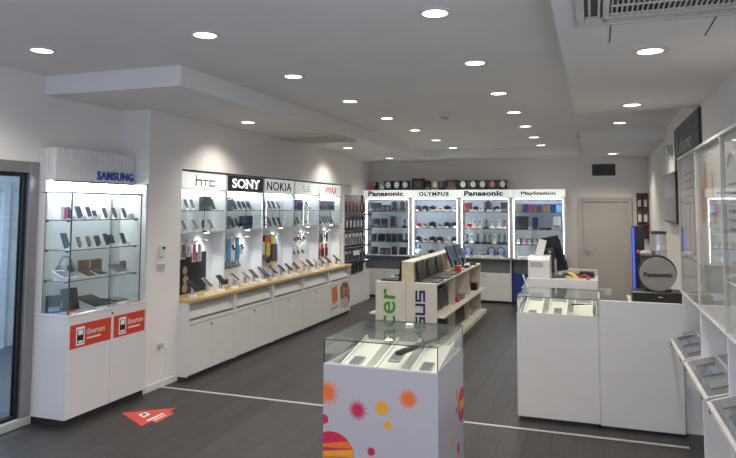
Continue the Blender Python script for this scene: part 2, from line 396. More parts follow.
# floor arrow sticker
t = thing('floor_sticker', 'red arrow sticker with white print on the dark floor', 'sticker', (-3.95, 5.0, .0))
MB().prism([pz(*q, .0005) for q in ((121.4, 413), (141.5, 426.3), (151.3, 421.7), (156.7, 422.8), (174, 413.6), (170, 411.8), (175.8, 408.2))], (0, 0, .002)).build('arrow', sticker, t)
for q in (((138, 414.5), (146, 412.3), (150.5, 414.3), (143.5, 417.5)),):
    MB().prism([pz(*a, .0027) for a in q], (0, 0, .0008)).build('phone_print', paper, t)
MB().prism([pz(*a, .0036) for a in ((141.5, 414.6), (145, 413.4), (147, 414.4), (143.6, 416))], (0, 0, .0006)).build('paw_print', black, t)
for q in (((146, 420.5), (162.5, 413), (164, 413.7), (148, 421.2)), ((153, 420.2), (165.5, 414.6), (166.3, 415), (154, 420.8))):
    MB().prism([pz(*a, .0027) for a in q], (0, 0, .0008)).build('print_line', paper, t)

# ================================================================== PRODUCT BUILDERS (front faces -Y, base on z = 0)
def tilt(a): return Matrix.Rotation(R(-a), 4, 'X')
def mk_phone(body, scr, w=.062, h=.125, stand=None, a=24, card=True, th=.010, name='smartphone'):
    def f():
        r = root(name); T = Matrix.Translation((0, -.02, .012)) @ tilt(a)
        MB().box(-w/2, w/2, 0, th, 0, h, .004, M=T).build('body', body, r, world=False)
        MB().box(-w*.43, w*.43, -.0012, .0002, h*.12, h*.90, M=T).build('screen', scr, r, world=False)
        m = MB(); m.prism([(-w*.35, -.03, 0), (-w*.35, .05, 0), (-w*.35, .012, h*.42), (-w*.35, -.016, .012)], (w*.7, 0, 0))
        m.build('stand', stand or back_white, r, world=False)
        if card: MB().box(-.028, .028, -.055, -.05, 0, .032, M=Matrix.Translation((0, 0, 0))).build('price_card', paper, r, world=False)
        return r
    return f
def mk_tablet(body, scr, w=.19, h=.13, a=25):
    def f():
        r = root('tablet'); T = Matrix.Translation((0, -.02, .006)) @ tilt(a)
        MB().box(-w/2, w/2, 0, .011, 0, h, .004, M=T).build('body', body, r, world=False)
        MB().box(-w*.44, w*.44, -.0012, .0002, h*.09, h*.91, M=T).build('screen', scr, r, world=False)
        MB().prism([(-w*.25, -.02, 0), (-w*.25, .07, 0), (-w*.25, .02, h*.5), (-w*.25, -.008, .012)], (w*.5, 0, 0)).build('stand', grey, r, world=False)
        return r
    return f
def mk_flat(body, scr, w=.16, d=.24, a=12):
    def f():      # tablet lying on a low wedge
        r = root('tablet'); T = Matrix.Translation((0, -d/2, .02)) @ Matrix.Rotation(R(a), 4, 'X')
        MB().box(-w/2, w/2, 0, d, 0, .011, .004, M=T).build('body', body, r, world=False)
        MB().box(-w*.43, w*.43, d*.09, d*.91, .0105, .0125, M=T).build('screen', scr, r, world=False)
        MB().prism([(-w*.4, -d*.5, 0), (-w*.4, d*.4, 0), (-w*.4, d*.4, .018+d*.9*math.sin(R(a))), (-w*.4, -d*.5, .018)], (w*.8, 0, 0)).build('wedge', paper, r, world=False)
        return r
    return f
def mk_box(body, lab, w, d, h, oval=None, name='product_box'):
    def f():
        r = root(name); MB().box(-w/2, w/2, -d/2, d/2, 0, h, .003).build('carton', body, r, world=False)
        MB().box(-w*.4, w*.4, -d/2-.0015, -d/2+.001, h*.08, h*.34).build('label_panel', lab, r, world=False)
        if oval: MB().cyl((0, 0, 0), 1, 1, 'Y', 20, M=Matrix.Translation((0, -d/2-.001, h*.6)) @ Matrix.Diagonal((w*.33, .004, h*.33, 1))).build('picture', oval, r, world=False)
        return r
    return f
def mk_camera(body, trim_, w=.11, h=.07, lensr=.026, card=True, hump=True):
    def f():
        r = root('camera'); MB().box(-w/2, w/2, -.017, .017, .012, .012+h, .008, seg=2).build('body', body, r, world=False)
        le = MB().cyl((w*.08, -.032, .012+h*.47), lensr, .034, 'Y', 18).build('lens_barrel', trim_, r, True, False)
        MB().cyl((w*.08, -.05, .012+h*.47), lensr*.75, .004, 'Y', 16).build('lens', lens, le, True, False)
        if hump: MB().box(-.018, .024, -.014, .012, .012+h, .03+h, .005).build('viewfinder_hump', body, r, world=False)
        MB().cyl((-w*.32, 0, .014+h), .008, .008, 'Z', 12).build('shutter_button', trim_, r, True, False)
        MB().box(-w*.3, w*.3, -.02, .02, 0, .0125).build('stand', back_white, r, world=False)
        if card: MB().box(-.03, .03, -.075, -.07, 0, .04).build('price_card', paper, r, world=False)
        return r
    return f
def mk_cordless(body, keys, base):
    def f():
        r = root('cordless_phone')
        MB().box(-.05, .05, -.05, .06, 0, .035, .010, seg=2).build('charging_base', base, r, world=False)
        T = Matrix.Translation((0, 0, .02)) @ tilt(14)
        h = MB().box(-.024, .024, -.012, .014, 0, .165, .008, seg=2, M=T).build('handset', body, r, world=False)
        MB().box(-.018, .018, -.0135, -.0115, .10, .14, M=T).build('display', bscreen, h, world=False)
        MB().box(-.017, .017, -.0135, -.0115, .03, .09, M=T).build('keypad', keys, h, world=False)
        return r
    return f
def mk_radio(body, mesh, w=.2, h=.14):
    def f():
        r = root('radio'); MB().box(-w/2, w/2, -.05, .05, 0, h, .008, seg=2).build('case', body, r, world=False)
        for s in (-1, 1): MB().cyl((s*w*.29, -.052, h*.45), h*.32, .008, 'Y', 18).build('speaker', mesh, r, True, False)
        MB().box(-w*.12, w*.12, -.053, -.049, h*.55, h*.8).build('display', screen, r, world=False)
        return r
    return f
def mk_console(body, trim_):
    def f():
        r = root('game_console'); MB().box(-.15, .15, -.11, .11, 0, .05, .012, seg=2).build('case', body, r, world=False)
        MB().box(-.13, .06, -.1115, -.108, .022, .028).build('disc_slot', trim_, r, world=False)
        MB().cyl((.11, -.111, .028), .007, .004, 'Y', 12).build('button', trim_, r, world=False)
        return r
    return f
def mk_game(case, cover):
    def f():
        r = root('game_case'); T = Matrix.Translation((0, 0, 0.0)) @ tilt(10)
        MB().box(-.065, .065, 0, .015, 0, .17, .002, M=T).build('case', case, r, world=False)
        MB().box(-.06, .06, -.001, .001, .006, .148, M=T).build('cover', cover, r, world=False)
        return r
    return f
def mk_headphones(c):
    def f():
        r = root('headphones')
        MB().cyl((0, 0, .01), .05, .02, seg=20).build('foot', back_white, r, True, False)
        b = MB(); b.tube([(.075*math.cos(q), 0, .115+.085*math.sin(q)) for q in [math.pi*k/12 for k in range(13)]], .008, 8).build('headband', c, r, True, False)
        for s in (-1, 1):
            e = MB().cyl((s*.068, 0, .085), .038, .032, 'X', 18).build('ear_cup', c, r, True, False)
            MB().cyl((s*.049, 0, .085), .034, .012, 'X', 18).build('cushion', dark, e, True, False)
        MB().cyl((0, 0, .1), .006, .18, seg=8).build('post', back_white, r, True, False)
        return r
    return f
def mk_figure(body, head):
    def f():
        r = root('mascot_doll')
        MB().sphere((0, 0, .08), .055, (1, .8, 1.4)).build('body', body, r, True, False)
        MB().sphere((0, 0, .19), .05).build('head', head, r, True, False)
        for s in (-1, 1):
            MB().sphere((s*.06, -.01, .1), .02, (1, 1, 2)).build('arm', body, r, True, False); MB().sphere((s*.03, -.03, .018), .022, (1, 1.6, .8)).build('foot', head, r, True, False)
        return r
    return f
def mk_demo(body, scr, w=.064, h=.125, a=52, yaw=0):
    def f():      # phone on an anti-theft post
        r = root('display_phone')
        MB().cyl((0, 0, .01), .045, .02, seg=20, r2=.038).build('base', paper, r, True, False)
        MB().cyl((0, 0, .055), .017, .075, seg=14).build('post', silver, r, True, False)
        T = Matrix.Translation((0, 0, .098)) @ Matrix.Rotation(R(yaw), 4, 'Z') @ tilt(a) @ Matrix.Translation((0, -.004, -h*.5))
        MB().box(-w/2, w/2, -.005, .005, 0, h, .003, M=T).build('body', body, r, world=False)
        MB().box(-w*.43, w*.43, -.0065, -.004, h*.1, h*.9, M=T).build('screen', scr, r, world=False)
        return r
    return f
def mk_pack(card, item, w=.09, h=.17, shape='box'):
    def f():      # hanging blister pack, origin at the hook hole
        r = root('accessory_pack')
        MB().box(-w/2, w/2, -.002, .002, -h, .012, .001).build('card', card, r, world=False)
        if shape == 'box': MB().box(-w*.36, w*.36, -.022, -.001, -h*.9, -h*.28, .004).build('blister', item, r, world=False)
        elif shape == 'ear':
            MB().cyl((-.012, -.012, -h*.45), .016, .018, 'Y', 12).cyl((.018, -.012, -h*.6), .016, .018, 'Y', 12).build('earbuds', item, r, True, False)
        elif shape == 'case': MB().box(-w*.33, w*.33, -.016, -.001, -h*.92, -h*.12, .008, seg=2).build('phone_case', item, r, world=False)
        return r
    return f
def mk_laptop(body, scr, w=.36, d=.25, a=105):
    def f():
        r = root('laptop'); MB().box(-w/2, w/2, -d/2, d/2, 0, .02, .005).build('base', body, r, world=False)
        MB().box(-w*.45, w*.45, -d*.1, d*.42, .0195, .0215).build('keyboard', dark, r, world=False)
        MB().box(-w*.13, w*.13, -d*.43, -d*.17, .0195, .021).build('touchpad', grey, r, world=False)
        T = Matrix.Translation((0, d/2-.008, .02)) @ Matrix.Rotation(R(90-a), 4, 'X')
        l = MB().box(-w/2, w/2, -.004, .006, 0, d*.98, .004, M=T).build('lid', body, r, world=False)
        MB().box(-w*.46, w*.46, -.0055, -.0035, .02, d*.93, M=T).build('display', scr, l, world=False)
        return r
    return f
def mk_bag(c, w=.34, h=.28, d=.09):
    def f():
        r = root('laptop_bag'); MB().box(-w/2, w/2, -d/2, d/2, 0, h, .03, seg=3).build('body', c, r, True, False)
        MB().box(-w*.4, w*.4, -d/2-.012, -d/2+.01, h*.08, h*.6, .01, seg=2).build('pocket', c, r, world=False)
        MB().tube([(-.07, 0, h-.01), (-.06, 0, h+.035), (.06, 0, h+.035), (.07, 0, h-.01)], .009, 8).build('handle', c, r, True, False)
        return r
    return f

# ================================================================== SAMSUNG SHOWCASE (left)
SX, SY0, SY1 = -4.34, 4.47, 5.53
t = thing('phone_showcase', 'white corner showcase with glass vitrine, blue-lettered ribbed header and red stickers', 'display case', ((XL+SX)/2, 5, 0))
Bx('plinth', dark, t, XL, SX-.035, SY0+.025, SY1, 0, .06)
b = MB(); b.box(XL, SX-.022, SY0, SY1-.012, .06, .93, .002).build('body', gloss, t)
for a, c in ((SY0, 5.008), (5.012, SY1-.012)):
    dd = Bx('door', gloss, t, SX-.022, SX, a, c, .06, .93, .003)
    st = Bx('sticker', sticker, dd, SX-.001, SX+.0015, a+.03, c-.005 if a < 5 else c-.03, .655, .862)
    y0 = a+.10
    Bx('phone_outline', paper, st, SX+.0014, SX+.0024, y0, y0+.10, .675, .835, .0003)
    Bx('phone_print', printk, st, SX+.0022, SX+.003, y0+.012, y0+.088, .69, .815)
    Bx('phone_face', paper, st, SX+.0028, SX+.0036, y0+.022, y0+.078, .765, .81); Bx('phone_keys', paper, st, SX+.0028, SX+.0036, y0+.022, y0+.078, .695, .715)
    text('iSmartson', (0, 1, 0), (0, 0, 1), (SX+.0014, y0+.125, .755), .225, .05, paper, st, depth=.001)
    Bx('small_print', paper, st, SX+.0014, SX+.0022, y0+.13, y0+.30, .715, .728)
MB().cyl((SX+.004, 5.02, .895), .008, .012, 'X', 12).build('lock', dark, t)
Bx('deck', gloss, t, XL, SX+.002, SY0-.002, SY1-.01, .93, .958, .003)
Bx('back_panel', back_white, t, XL, XL+.05, SY0+.03, SY1-.012, .958, 2.14)
Bx('side_post', gloss, t, XL, -4.645, SY0, SY0+.03, .958, 2.14)
pane('side_pane', t, -4.645, SX-.006, SY0+.004, SY0+.012, .958, 2.026)
pane('side_pane', t, -4.69, SX-.006, SY1-.14, SY1-.132, .958, 2.026)
pane('front_pane', t, SX-.014, SX-.006, SY0+.012, 4.985, .958, 2.026); pane('front_pane', t, SX-.006, SX+.002, 4.96, SY1-.132, .958, 2.026)
pane('top_pane', t, -4.69, SX-.004, SY0, SY1-.12, 2.026, 2.034)
Bx('corner_bead', gedge, t, SX-.013, SX-.001, SY0+.002, SY0+.010, .958, 2.034); Bx('top_rail', alu, t, SX-.012, SX+.002, SY0, SY1-.12, 2.018, 2.034)
Bx('right_panel', gloss, t, XL+.05, SX-.03, SY1-.03, SY1-.012, .958, 2.14)
ZSH = [1.785, 1.517, 1.247]
for z in ZSH:
    sh = pane('glass_shelf', t, -4.69, SX-.03, SY0+.016, SY1-.145, z-.008, z, shelfglass)
    for y in (SY0+.02, SY1-.16):
        for x in (-4.66, SX-.075): Bx('shelf_clip', black, sh, x, x+.03, y-.003, y+.015, z-.02, z-.006, .002)
hd = MB()
n = 26; dy = (SY1-.012-SY0)/n
hd.box(XL, -4.55, SY0+.004, SY1-.014, 2.14, 2.44)
hd = hd.build('header', gloss, t)
for i in range(n): Bx('rib', gloss, hd, -4.553, -4.543, SY0+i*dy+.003, SY0+(i+1)*dy-.003, 2.142, 2.438, .002)
for i in range(5): Bx('rib', gloss, hd, XL+.004+i*.038, XL+.038+i*.038, SY0-.004, SY0+.006, 2.142, 2.438, .002)
Bx('header_trim', grey, hd, -4.56, -4.541, SY0-.004, SY1-.012, 2.128, 2.142)
a, c = px(97, 181, -4.54), px(133, 171, -4.54)
text('SAMSUNG', (0, 1, 0), (0, 0, 1), (-4.543, a.y, 2.165), c.y-a.y, .085, samblue, hd, depth=.012, bold=.02, space=1.1)
Bx('light_tube', emis('led_tube', (.93, .97, 1), 30.), t, -4.685, -4.58, SY0+.04, SY1-.04, 2.105, 2.125)
def sam(key, mk, u, z, label, cat, group=None, x=-4.50, sc=1., rz=90):
    p = px(u, 230, x); place(key, mk, (x, p.y, z), rz, label, cat, group, sc)
SC = 'ribbed-header showcase'
ph_black = mk_phone(black, screen); ph_grey = mk_phone(grey, screen); ph_white = mk_phone(paper, bscreen); ph_blue = mk_phone(blue, bscreen, .07)
sam('s_pink', mk_box(paper, pink, .05, .03, .12, pink), 63.5, ZSH[0], 'white card with pink print on top shelf of the '+SC, 'card', None, -4.5)
sam('ph_black', ph_black, 69, ZSH[0], 'black phone beside pink card, top shelf of the '+SC, 'phone')
sam('ph_blue', ph_blue, 79, ZSH[0], 'blue phone on white stand, top shelf of the '+SC, 'phone')
sam('ph_white', ph_white, 88.5, ZSH[0], 'white phone next to small blue one, top shelf of the '+SC, 'phone')
sam('ph_blue_s', mk_phone(blue, bscreen, .05, .08), 94, ZSH[0], 'small blue phone, top shelf of the '+SC, 'phone')
for u in (105, 114.5, 124): sam('ph_slim', mk_phone(black, grey, .046, .105), u, ZSH[0], 'slim black bar phone, top shelf of the '+SC, 'phone', 'slim phones on the top shelf of the corner showcase')
sam('card_w', mk_box(paper, lgrey, .09, .015, .05), 130.5, ZSH[0], 'blank white card at the end of the top shelf of the '+SC, 'card')
sam('ph_wide', mk_phone(black, screen, .075, .15), 67, ZSH[1], 'largest black phone on second shelf of the '+SC, 'phone')
for u in (80, 89.5): sam('ph_slim', None, u, ZSH[1], 'slim black bar phone, second shelf of the '+SC, 'phone', 'slim phones on the second shelf of the corner showcase')
for u in (98.5, 112.5): sam('ph_dark', mk_phone(dark, screen, .07, .11), u, ZSH[1], 'dark grey phone, second shelf of the '+SC, 'phone', 'dark phones on the second shelf of the corner showcase')
sam('ph_black', None, 107.5, ZSH[1], 'black upright phone between two dark grey ones, second shelf of the '+SC, 'phone')
sam('ph_grey', ph_grey, 124, ZSH[1], 'grey phone standing alone at the end of the second shelf of the '+SC, 'phone')
sam('hp', mk_headphones(grey), 67, ZSH[2], 'grey headphones on third shelf of the '+SC, 'headphones', None, -4.58)
sam('fl_w', mk_flat(paper, bscreen, .15, .17, 20), 66, ZSH[2], 'white tablet on wedge before headphones, third shelf of the '+SC, 'tablet', None, -4.46)
for u in (85, 97.5): sam('bx_b', mk_box(brown, dark, .10, .05, .15), u, ZSH[2], 'brown cardboard box on third shelf of the '+SC, 'box', 'brown boxes in the corner showcase', -4.60)
for u in (87, 98.5): sam('fl_s', mk_flat(black, screen, .09, .14, 20), u, ZSH[2], 'phone lying on white wedge before a brown box, third shelf of the '+SC, 'phone', 'phones before the brown boxes', -4.46)
sam('fl_g', mk_flat(grey, screen, .14, .14, 24), 118, ZSH[2], 'grey tablet on white wedge, third shelf of the '+SC, 'tablet', None, -4.48)
sam('bx_k', mk_box(brown, dark, .06, .04, .10), 124, ZSH[2], 'small brown box behind grey tablet, third shelf of the '+SC, 'box', None, -4.62)
DK = .958
sam('tb_b', mk_tablet(black, screen, .20, .20, 12), 73, DK, 'large black tablet standing on the deck of the '+SC, 'tablet', None, -4.52)
sam('bx_bl', mk_box(black, skyblue, .12, .05, .15), 56, DK, 'black box with pale blue stripe on the deck of the '+SC, 'box', None, -4.58, 1., 60)
sam('fl_b', mk_flat(black, dark, .22, .26, 16), 95, DK, 'black keyboard tablet lying on the deck of the '+SC, 'tablet', None, -4.50)
sam('fl_b2', mk_flat(dark, bscreen, .17, .18, 5), 117, DK, 'thin dark tablet lying flat on the deck of the '+SC, 'tablet', None, -4.50)
sam('tag_r', mk_box(red, paper, .05, .012, .03), 75.5, DK, 'small red tag before the large black tablet', 'card', None, -4.40)

# ================================================================== LEFT WALL UNITS
XV = -4.40; XN = -4.585
VW = .975; VY = [6.105+k*VW for k in range(6)]
ZV0, ZV1, ZG0, ZG1 = 1.62, 2.11, 2.12, 2.32
SIGN = ['thin-lettered white sign', 'black sign', 'bold black-lettered white sign', 'pale cream sign', 'red-lettered sign']
def vitrine(k):
    y0, y1 = VY[k]+.006, VY[k+1]-.006
    t = thing('wall_vitrine', ['lit wall vitrine under the white sign with thin letters', 'lit wall vitrine under the black sign with white letters',
        'lit wall vitrine under the white sign with bold black letters', 'lit wall vitrine under the pale cream sign', 'lit wall vitrine under the red-lettered sign'][k], 'display case', (XL, (y0+y1)/2, ZV0), 'wall vitrines in the left niche')
    m = MB(); m.box(XN, XV, y0, y0+.02, ZV0-.02, ZG1); m.box(XN, XV, y1-.02, y1, ZV0-.02, ZG1); m.box(XN, XV, y0+.02, y1-.02, ZV0-.02, ZV0); m.box(XN, XV-.01, y0+.02, y1-.02, ZV1, ZG0); m.box(XN, XV, y0+.02, y1-.02, ZG1-.008, ZG1)
    m.build('carcass', back_white, t)
    Bx('back_panel', back_white, t, XN, XN+.012, y0+.02, y1-.02, ZV0, ZV1)
    ym = (y0+y1)/2
    for a, c in ((y0+.005, ym-.002), (ym+.002, y1-.005)):
        g = pane('glass_door', t, XV+.002, XV+.008, a, c, ZV0-.002, ZV1+.002)
    Bx('door_handle', dark, t, XV+.008, XV+.02, ym-.04, ym+.04, ZV0-.012, ZV0+.006, .003)
    sh = pane('glass_shelf', t, XN+.012, XV-.01, y0+.02, y1-.02, 1.858, 1.866, shelfglass)
    MB().box(XN+.05, XN+.085, y0+.03, y1-.03, ZV1-.018, ZV1-.002).build('light_strip', lit, t)
    MB().cyl((XV-.05, y0+.62, ZV0-.024), .03, .006, seg=14).build('spot_lamp', lit, t)
    l = bpy.data.lights.new('vitrine_spot', 'SPOT'); l.energy = 13; l.spot_size = R(110); l.spot_blend = .8; l.shadow_soft_size = .03; l.color = (.93, .97, 1)
    o = bpy.data.objects.new('vitrine_spot', l); COL.objects.link(o); o.parent = t; o.location = Vector((XV-.10, y0+.62, ZV0-.04))-t.location
    sg = MB().box(XV-.03, XV+.004, y0+.021, y1-.021, ZG0, ZG1-.008).build('sign', signk if k == 1 else (signc if k == 3 else signm), t)
    Bx('sign_box', white, t, XN, XV-.032, y0+.02, y1-.02, ZG0, ZG1-.008)
    X = XV+.004
    def tx(s, a, c, z, h, mt, **kk): return text(s, (0, 1, 0), (0, 0, 1), (X, y0+a, z), c-a, h, mt, sg, depth=.004, **kk)
    if k == 0:
        st = mat('sign_bronze', (.14, .12, .08), .4)
        def bar(a, c, z0, z1): return (X, X+.004, y0+a, y0+c, z0, z1)
        m = MB(); m.box(*bar(.29, .306, 2.155, 2.285)); m.box(*bar(.29, .41, 2.217, 2.233)); m.box(*bar(.394, .41, 2.155, 2.233)); m.build('letter_h', st, sg)
        m = MB(); m.box(*bar(.43, .555, 2.217, 2.233)); m.box(*bar(.485, .501, 2.155, 2.217)); m.build('letter_t', st, sg)
        m = MB(); m.box(*bar(.575, .70, 2.217, 2.233)); m.box(*bar(.575, .591, 2.155, 2.233)); m.box(*bar(.575, .70, 2.155, 2.171)); m.build('letter_c', st, sg)
    if k == 1:
        o = tx('SONY', .12, .84, 2.155, .125, signtxt, bold=.02)
        m = MB()
        for yc, wd in ((.565, .10), (.665, .10)):
            pass
        for a, zt in ((.475, 0), (.475, 1), (.625, 1), (.655, 1), (.80, 1), (.735, 0)):
            m.box(X, X+.004, y0+a-.032, y0+a+.032, (2.266 if zt else 2.155), (2.280 if zt else 2.169))
        m.build('letter_serifs', signtxt, sg)
    if k == 2: tx('NOKIA', .07, .86, 2.15, .13, printk, bold=.012, space=1.05)
    if k == 3:
        for yc in (.36, .54):
            m = MB(); n = 18; pts = [(X+.001, y0+yc+.045*math.cos(q*math.tau/n), 2.225+.03*math.sin(q*math.tau/n)) for q in range(3, 16)]
            m.tube(pts, .005, 6); m.build('faint_emblem', printg, sg)
        MB().box(X, X+.003, y0+.30, y0+.64, 2.165, 2.172).build('faint_line', printg, sg)
    if k == 4: tx('VIVAX', .22, .74, 2.155, .12, printr, bold=.01)
    # mid zone: back board, partition, hook rail
    u = thing('display_niche', ['white niche with a dark poster behind the oak counter', 'white niche with sky blue accessories above the oak counter', 'white niche with colourful bags above the oak counter',
               'white niche with small red and black packs above the oak counter', 'white niche with green and red packs above the oak counter'][k], 'niche panel', (XN, (y0+y1)/2, .88), 'niches above the oak counter')
    Bx('back_board', back_white, u, XN, XN+.012, y0+.0, y1-.02, .881, ZV0-.021)
    Bx('partition', back_white, u, XN, XV-.005, y1-.02, y1+.005, .881, ZV0-.021)
    rl = MB().tube([(XN+.03, y0+.14, 1.50), (XN+.03, y0+.74, 1.50)], .006, 8).build('rail', steel, u)
    for j in range(5): MB().tube([(XN+.012, y0+.23+j*.11, 1.50), (XN+.13, y0+.23+j*.11, 1.505), (XN+.135, y0+.23+j*.11, 1.515)], .003, 6).build('hook', steel, rl)
    if k == 0:
        po = Bx('poster', black, u, XN+.012, XN+.018, y0+.0, y0+.80, .882, 1.36)
        for (a, z, rr, mt) in ((.16, 1.24, .05, grey), (.36, 1.16, .045, mat('coin_print', (.30, .24, .17), .5)), (.38, 1.05, .05, mat('coin_print', (.30, .24, .17), .5)), (.10, 1.0, .11, navy), (.36, .95, .05, mat('coin_print', (.30, .24, .17), .5)), (.22, 1.1, .035, grey)):
            MB().cyl((XN+.02, y0+a, z), rr, .004, 'X', 20).build('printed_disc', mt, po)
for k in range(5): vitrine(k)
def vit(k, row, key, mk, fr, label, cat, group=None, x=-4.475, sc=1.12):
    place(key, mk, (x, VY[k]+(.11+fr*.95)*VW, 1.866 if row == 0 else ZV0), 90, label+(', upper glass shelf' if row == 0 else ', lower shelf')+' under the '+SIGN[k], cat, (group or label)+' vitrine %d row %d' % (k+1, row+1), sc)
ph_slant = mk_phone(lgrey, grey, .06, .13, a=30)
for q in (.14, .27): vit(0, 0, 'ph_white', None, q, 'white phone on white stand', 'phone')
for q in (.50, .60): vit(0, 0, 'bx_ph', mk_box(dark, grey, .075, .05, .15), q, 'dark upright phone box', 'box')
vit(0, 0, 'ph_black', None, .74, 'black phone leaning back', 'phone')
for q in (.12, .36, .72): vit(0, 1, 'ph_slant', ph_slant, q, 'grey phone leaning back', 'phone')
vit(0, 1, 'ph_dot', mk_box(paper, lgrey, .075, .03, .13, black), .48, 'white box with black round picture', 'box')
vit(1, 0, 'bx_ph', None, .11, 'dark upright phone box', 'box')
for q in (.24, .38, .50, .64): vit(1, 0, 'ph_dark', None, q, 'dark phone leaning back', 'phone')
vit(1, 1, 'bx_ph', None, .06, 'dark upright phone box', 'box')
for q in (.20, .32): vit(1, 1, 'ph_grey', None, q, 'grey phone leaning back', 'phone')
for q in (.46, .56, .66): vit(1, 1, 'bx_nv', mk_box(navy, dark, .075, .05, .15), q, 'navy blue phone box', 'box')
for q in (.10, .24, .38): vit(2, 0, 'ph_black', None, q, 'black phone leaning back', 'phone')
vit(2, 0, 'ph_white', None, .52, 'white phone leaning back', 'phone')
vit(2, 1, 'bx_ph', None, .06, 'dark upright phone box', 'box')
for q in (.24, .42, .58): vit(2, 1, 'ph_black', None, q, 'black phone leaning back', 'phone')
for q in (.08, .28): vit(3, 0, 'bx_nv', None, q, 'navy blue phone box', 'box')
vit(3, 0, 'ph_blue', None, .45, 'blue phone on stand', 'phone'); vit(3, 0, 'ph_black', None, .62, 'black phone at the end', 'phone')
for q in (.10, .22): vit(3, 1, 'ph_grey', None, q, 'grey phone leaning back', 'phone')
vit(3, 1, 'bx_br', mk_box(paper, lgrey, .1, .06, .2), .42, 'tall white carton', 'box')
vit(3, 1, 'ph_white', None, .56, 'white phone beside the carton', 'phone')
for q in (.12, .30, .48, .62): vit(4, 0, 'bx_dk', mk_box(dark, wine, .12, .08, .14), q, 'dark box with wine red label', 'box')
for q in (.10, .26, .40, .54, .68): vit(4, 1, 'ph_grey', None, q, 'grey phone leaning back', 'phone')
# accessories on the hook rails
def hang(k, j, key, mk, label, cat='accessory', dx=.08, dz=0., sc=1.):
    place(key, mk, (XN+dx, VY[k]+.236+j*.11, 1.493+dz), 90, label, cat, label, sc)
pk_w = mk_pack(paper, lgrey); NN = ['left of the black poster', '', '']
hang(0, 0, 'pk_gr', mk_pack(paper, grey, .09, .19, 'case'), 'grey phone case hanging on the rail above the dark poster')
hang(0, 1, 'pk_w', pk_w, 'white blister pack hanging on the rail above the dark poster')
hang(0, 2, 'pk_pk', mk_pack(paper, pink, .08, .24, 'case'), 'pink phone case hanging on the rail above the dark poster')
hang(0, 3, 'pk_lg', mk_pack(paper, lgrey, .08, .24, 'case'), 'pale grey phone case hanging on the rail above the dark poster')
for j in range(4):
    hang(1, j, 'pk_sb' if j % 2 == 0 else 'pk_kw', mk_pack(skyblue, skyblue, .10, .30, 'box') if j % 2 == 0 else mk_pack(paper, dark, .07, .22, 'ear'),
         'long sky blue pack on the rail of the second niche' if j % 2 == 0 else 'white card with black earbuds beside sky blue packs')
for j in range(6):
    place('charm', mk_pack(grey, silver, .05, .07, 'ear'), (XN+.03, VY[1]+.20+j*.075, 1.17), 90, 'small metal key charm in the row below the sky blue packs', 'key charm', 'key charms below the sky blue packs')
for j, (kk, c1, c2, h, lab) in enumerate((('pk_pu', purple, paper, .30, 'purple bag with white badge on the rail'), ('pk_or', orange, yellow, .30, 'orange bag on the rail beside purple one'), ('pk_bl', blue, blue, .36, 'royal blue bag on the rail beside orange one'),
     ('pk_ye', yellow, brown, .42, 'yellow and brown bag hanging low on the rail'), ('pk_b2', skyblue, blue, .40, 'light blue bag at the end of the rail'))):
    hang(2, j*.8, kk, mk_pack(c1, c2, .15, h), lab, 'bag', .06+.02*(j % 2), -.02*(j % 3))
for j in range(4):
    hang(3, j, 'pk_ek' if j % 2 else 'pk_er', mk_pack(paper, black, .075, .15, 'ear') if j % 2 else mk_pack(paper, red, .075, .17, 'ear'), 'white card with black earbuds in the fourth niche' if j % 2 else 'white card with red earbuds in the fourth niche')
for j in range(3):
    place('pk_ek', None, (XN+.06, VY[3]+.25+j*.16, 1.27), 90, 'white card with black earbuds in the lower row of the fourth niche', 'accessory', 'lower earbud cards of the fourth niche')
hang(4, 0, 'pk_gn', mk_pack(green, green, .09, .2), 'green pack on the rail of the fifth niche'); hang(4, 1, 'pk_bk', mk_pack(paper, black, .09, .2, 'case'), 'black phone case on white card in the fifth niche')
hang(4, 2, 'pk_ek', None, 'white card with black earbuds in the fifth niche'); hang(4, 3, 'pk_bk', None, 'black case at the end of the fifth niche')
for j in range(3): place('pk_rd', mk_pack(red, wine, .10, .22), (XN+.06, VY[4]+.26+j*.17, 1.26), 90, 'red pack hanging in the lower row of the fifth niche', 'accessory', 'red packs of the fifth niche')

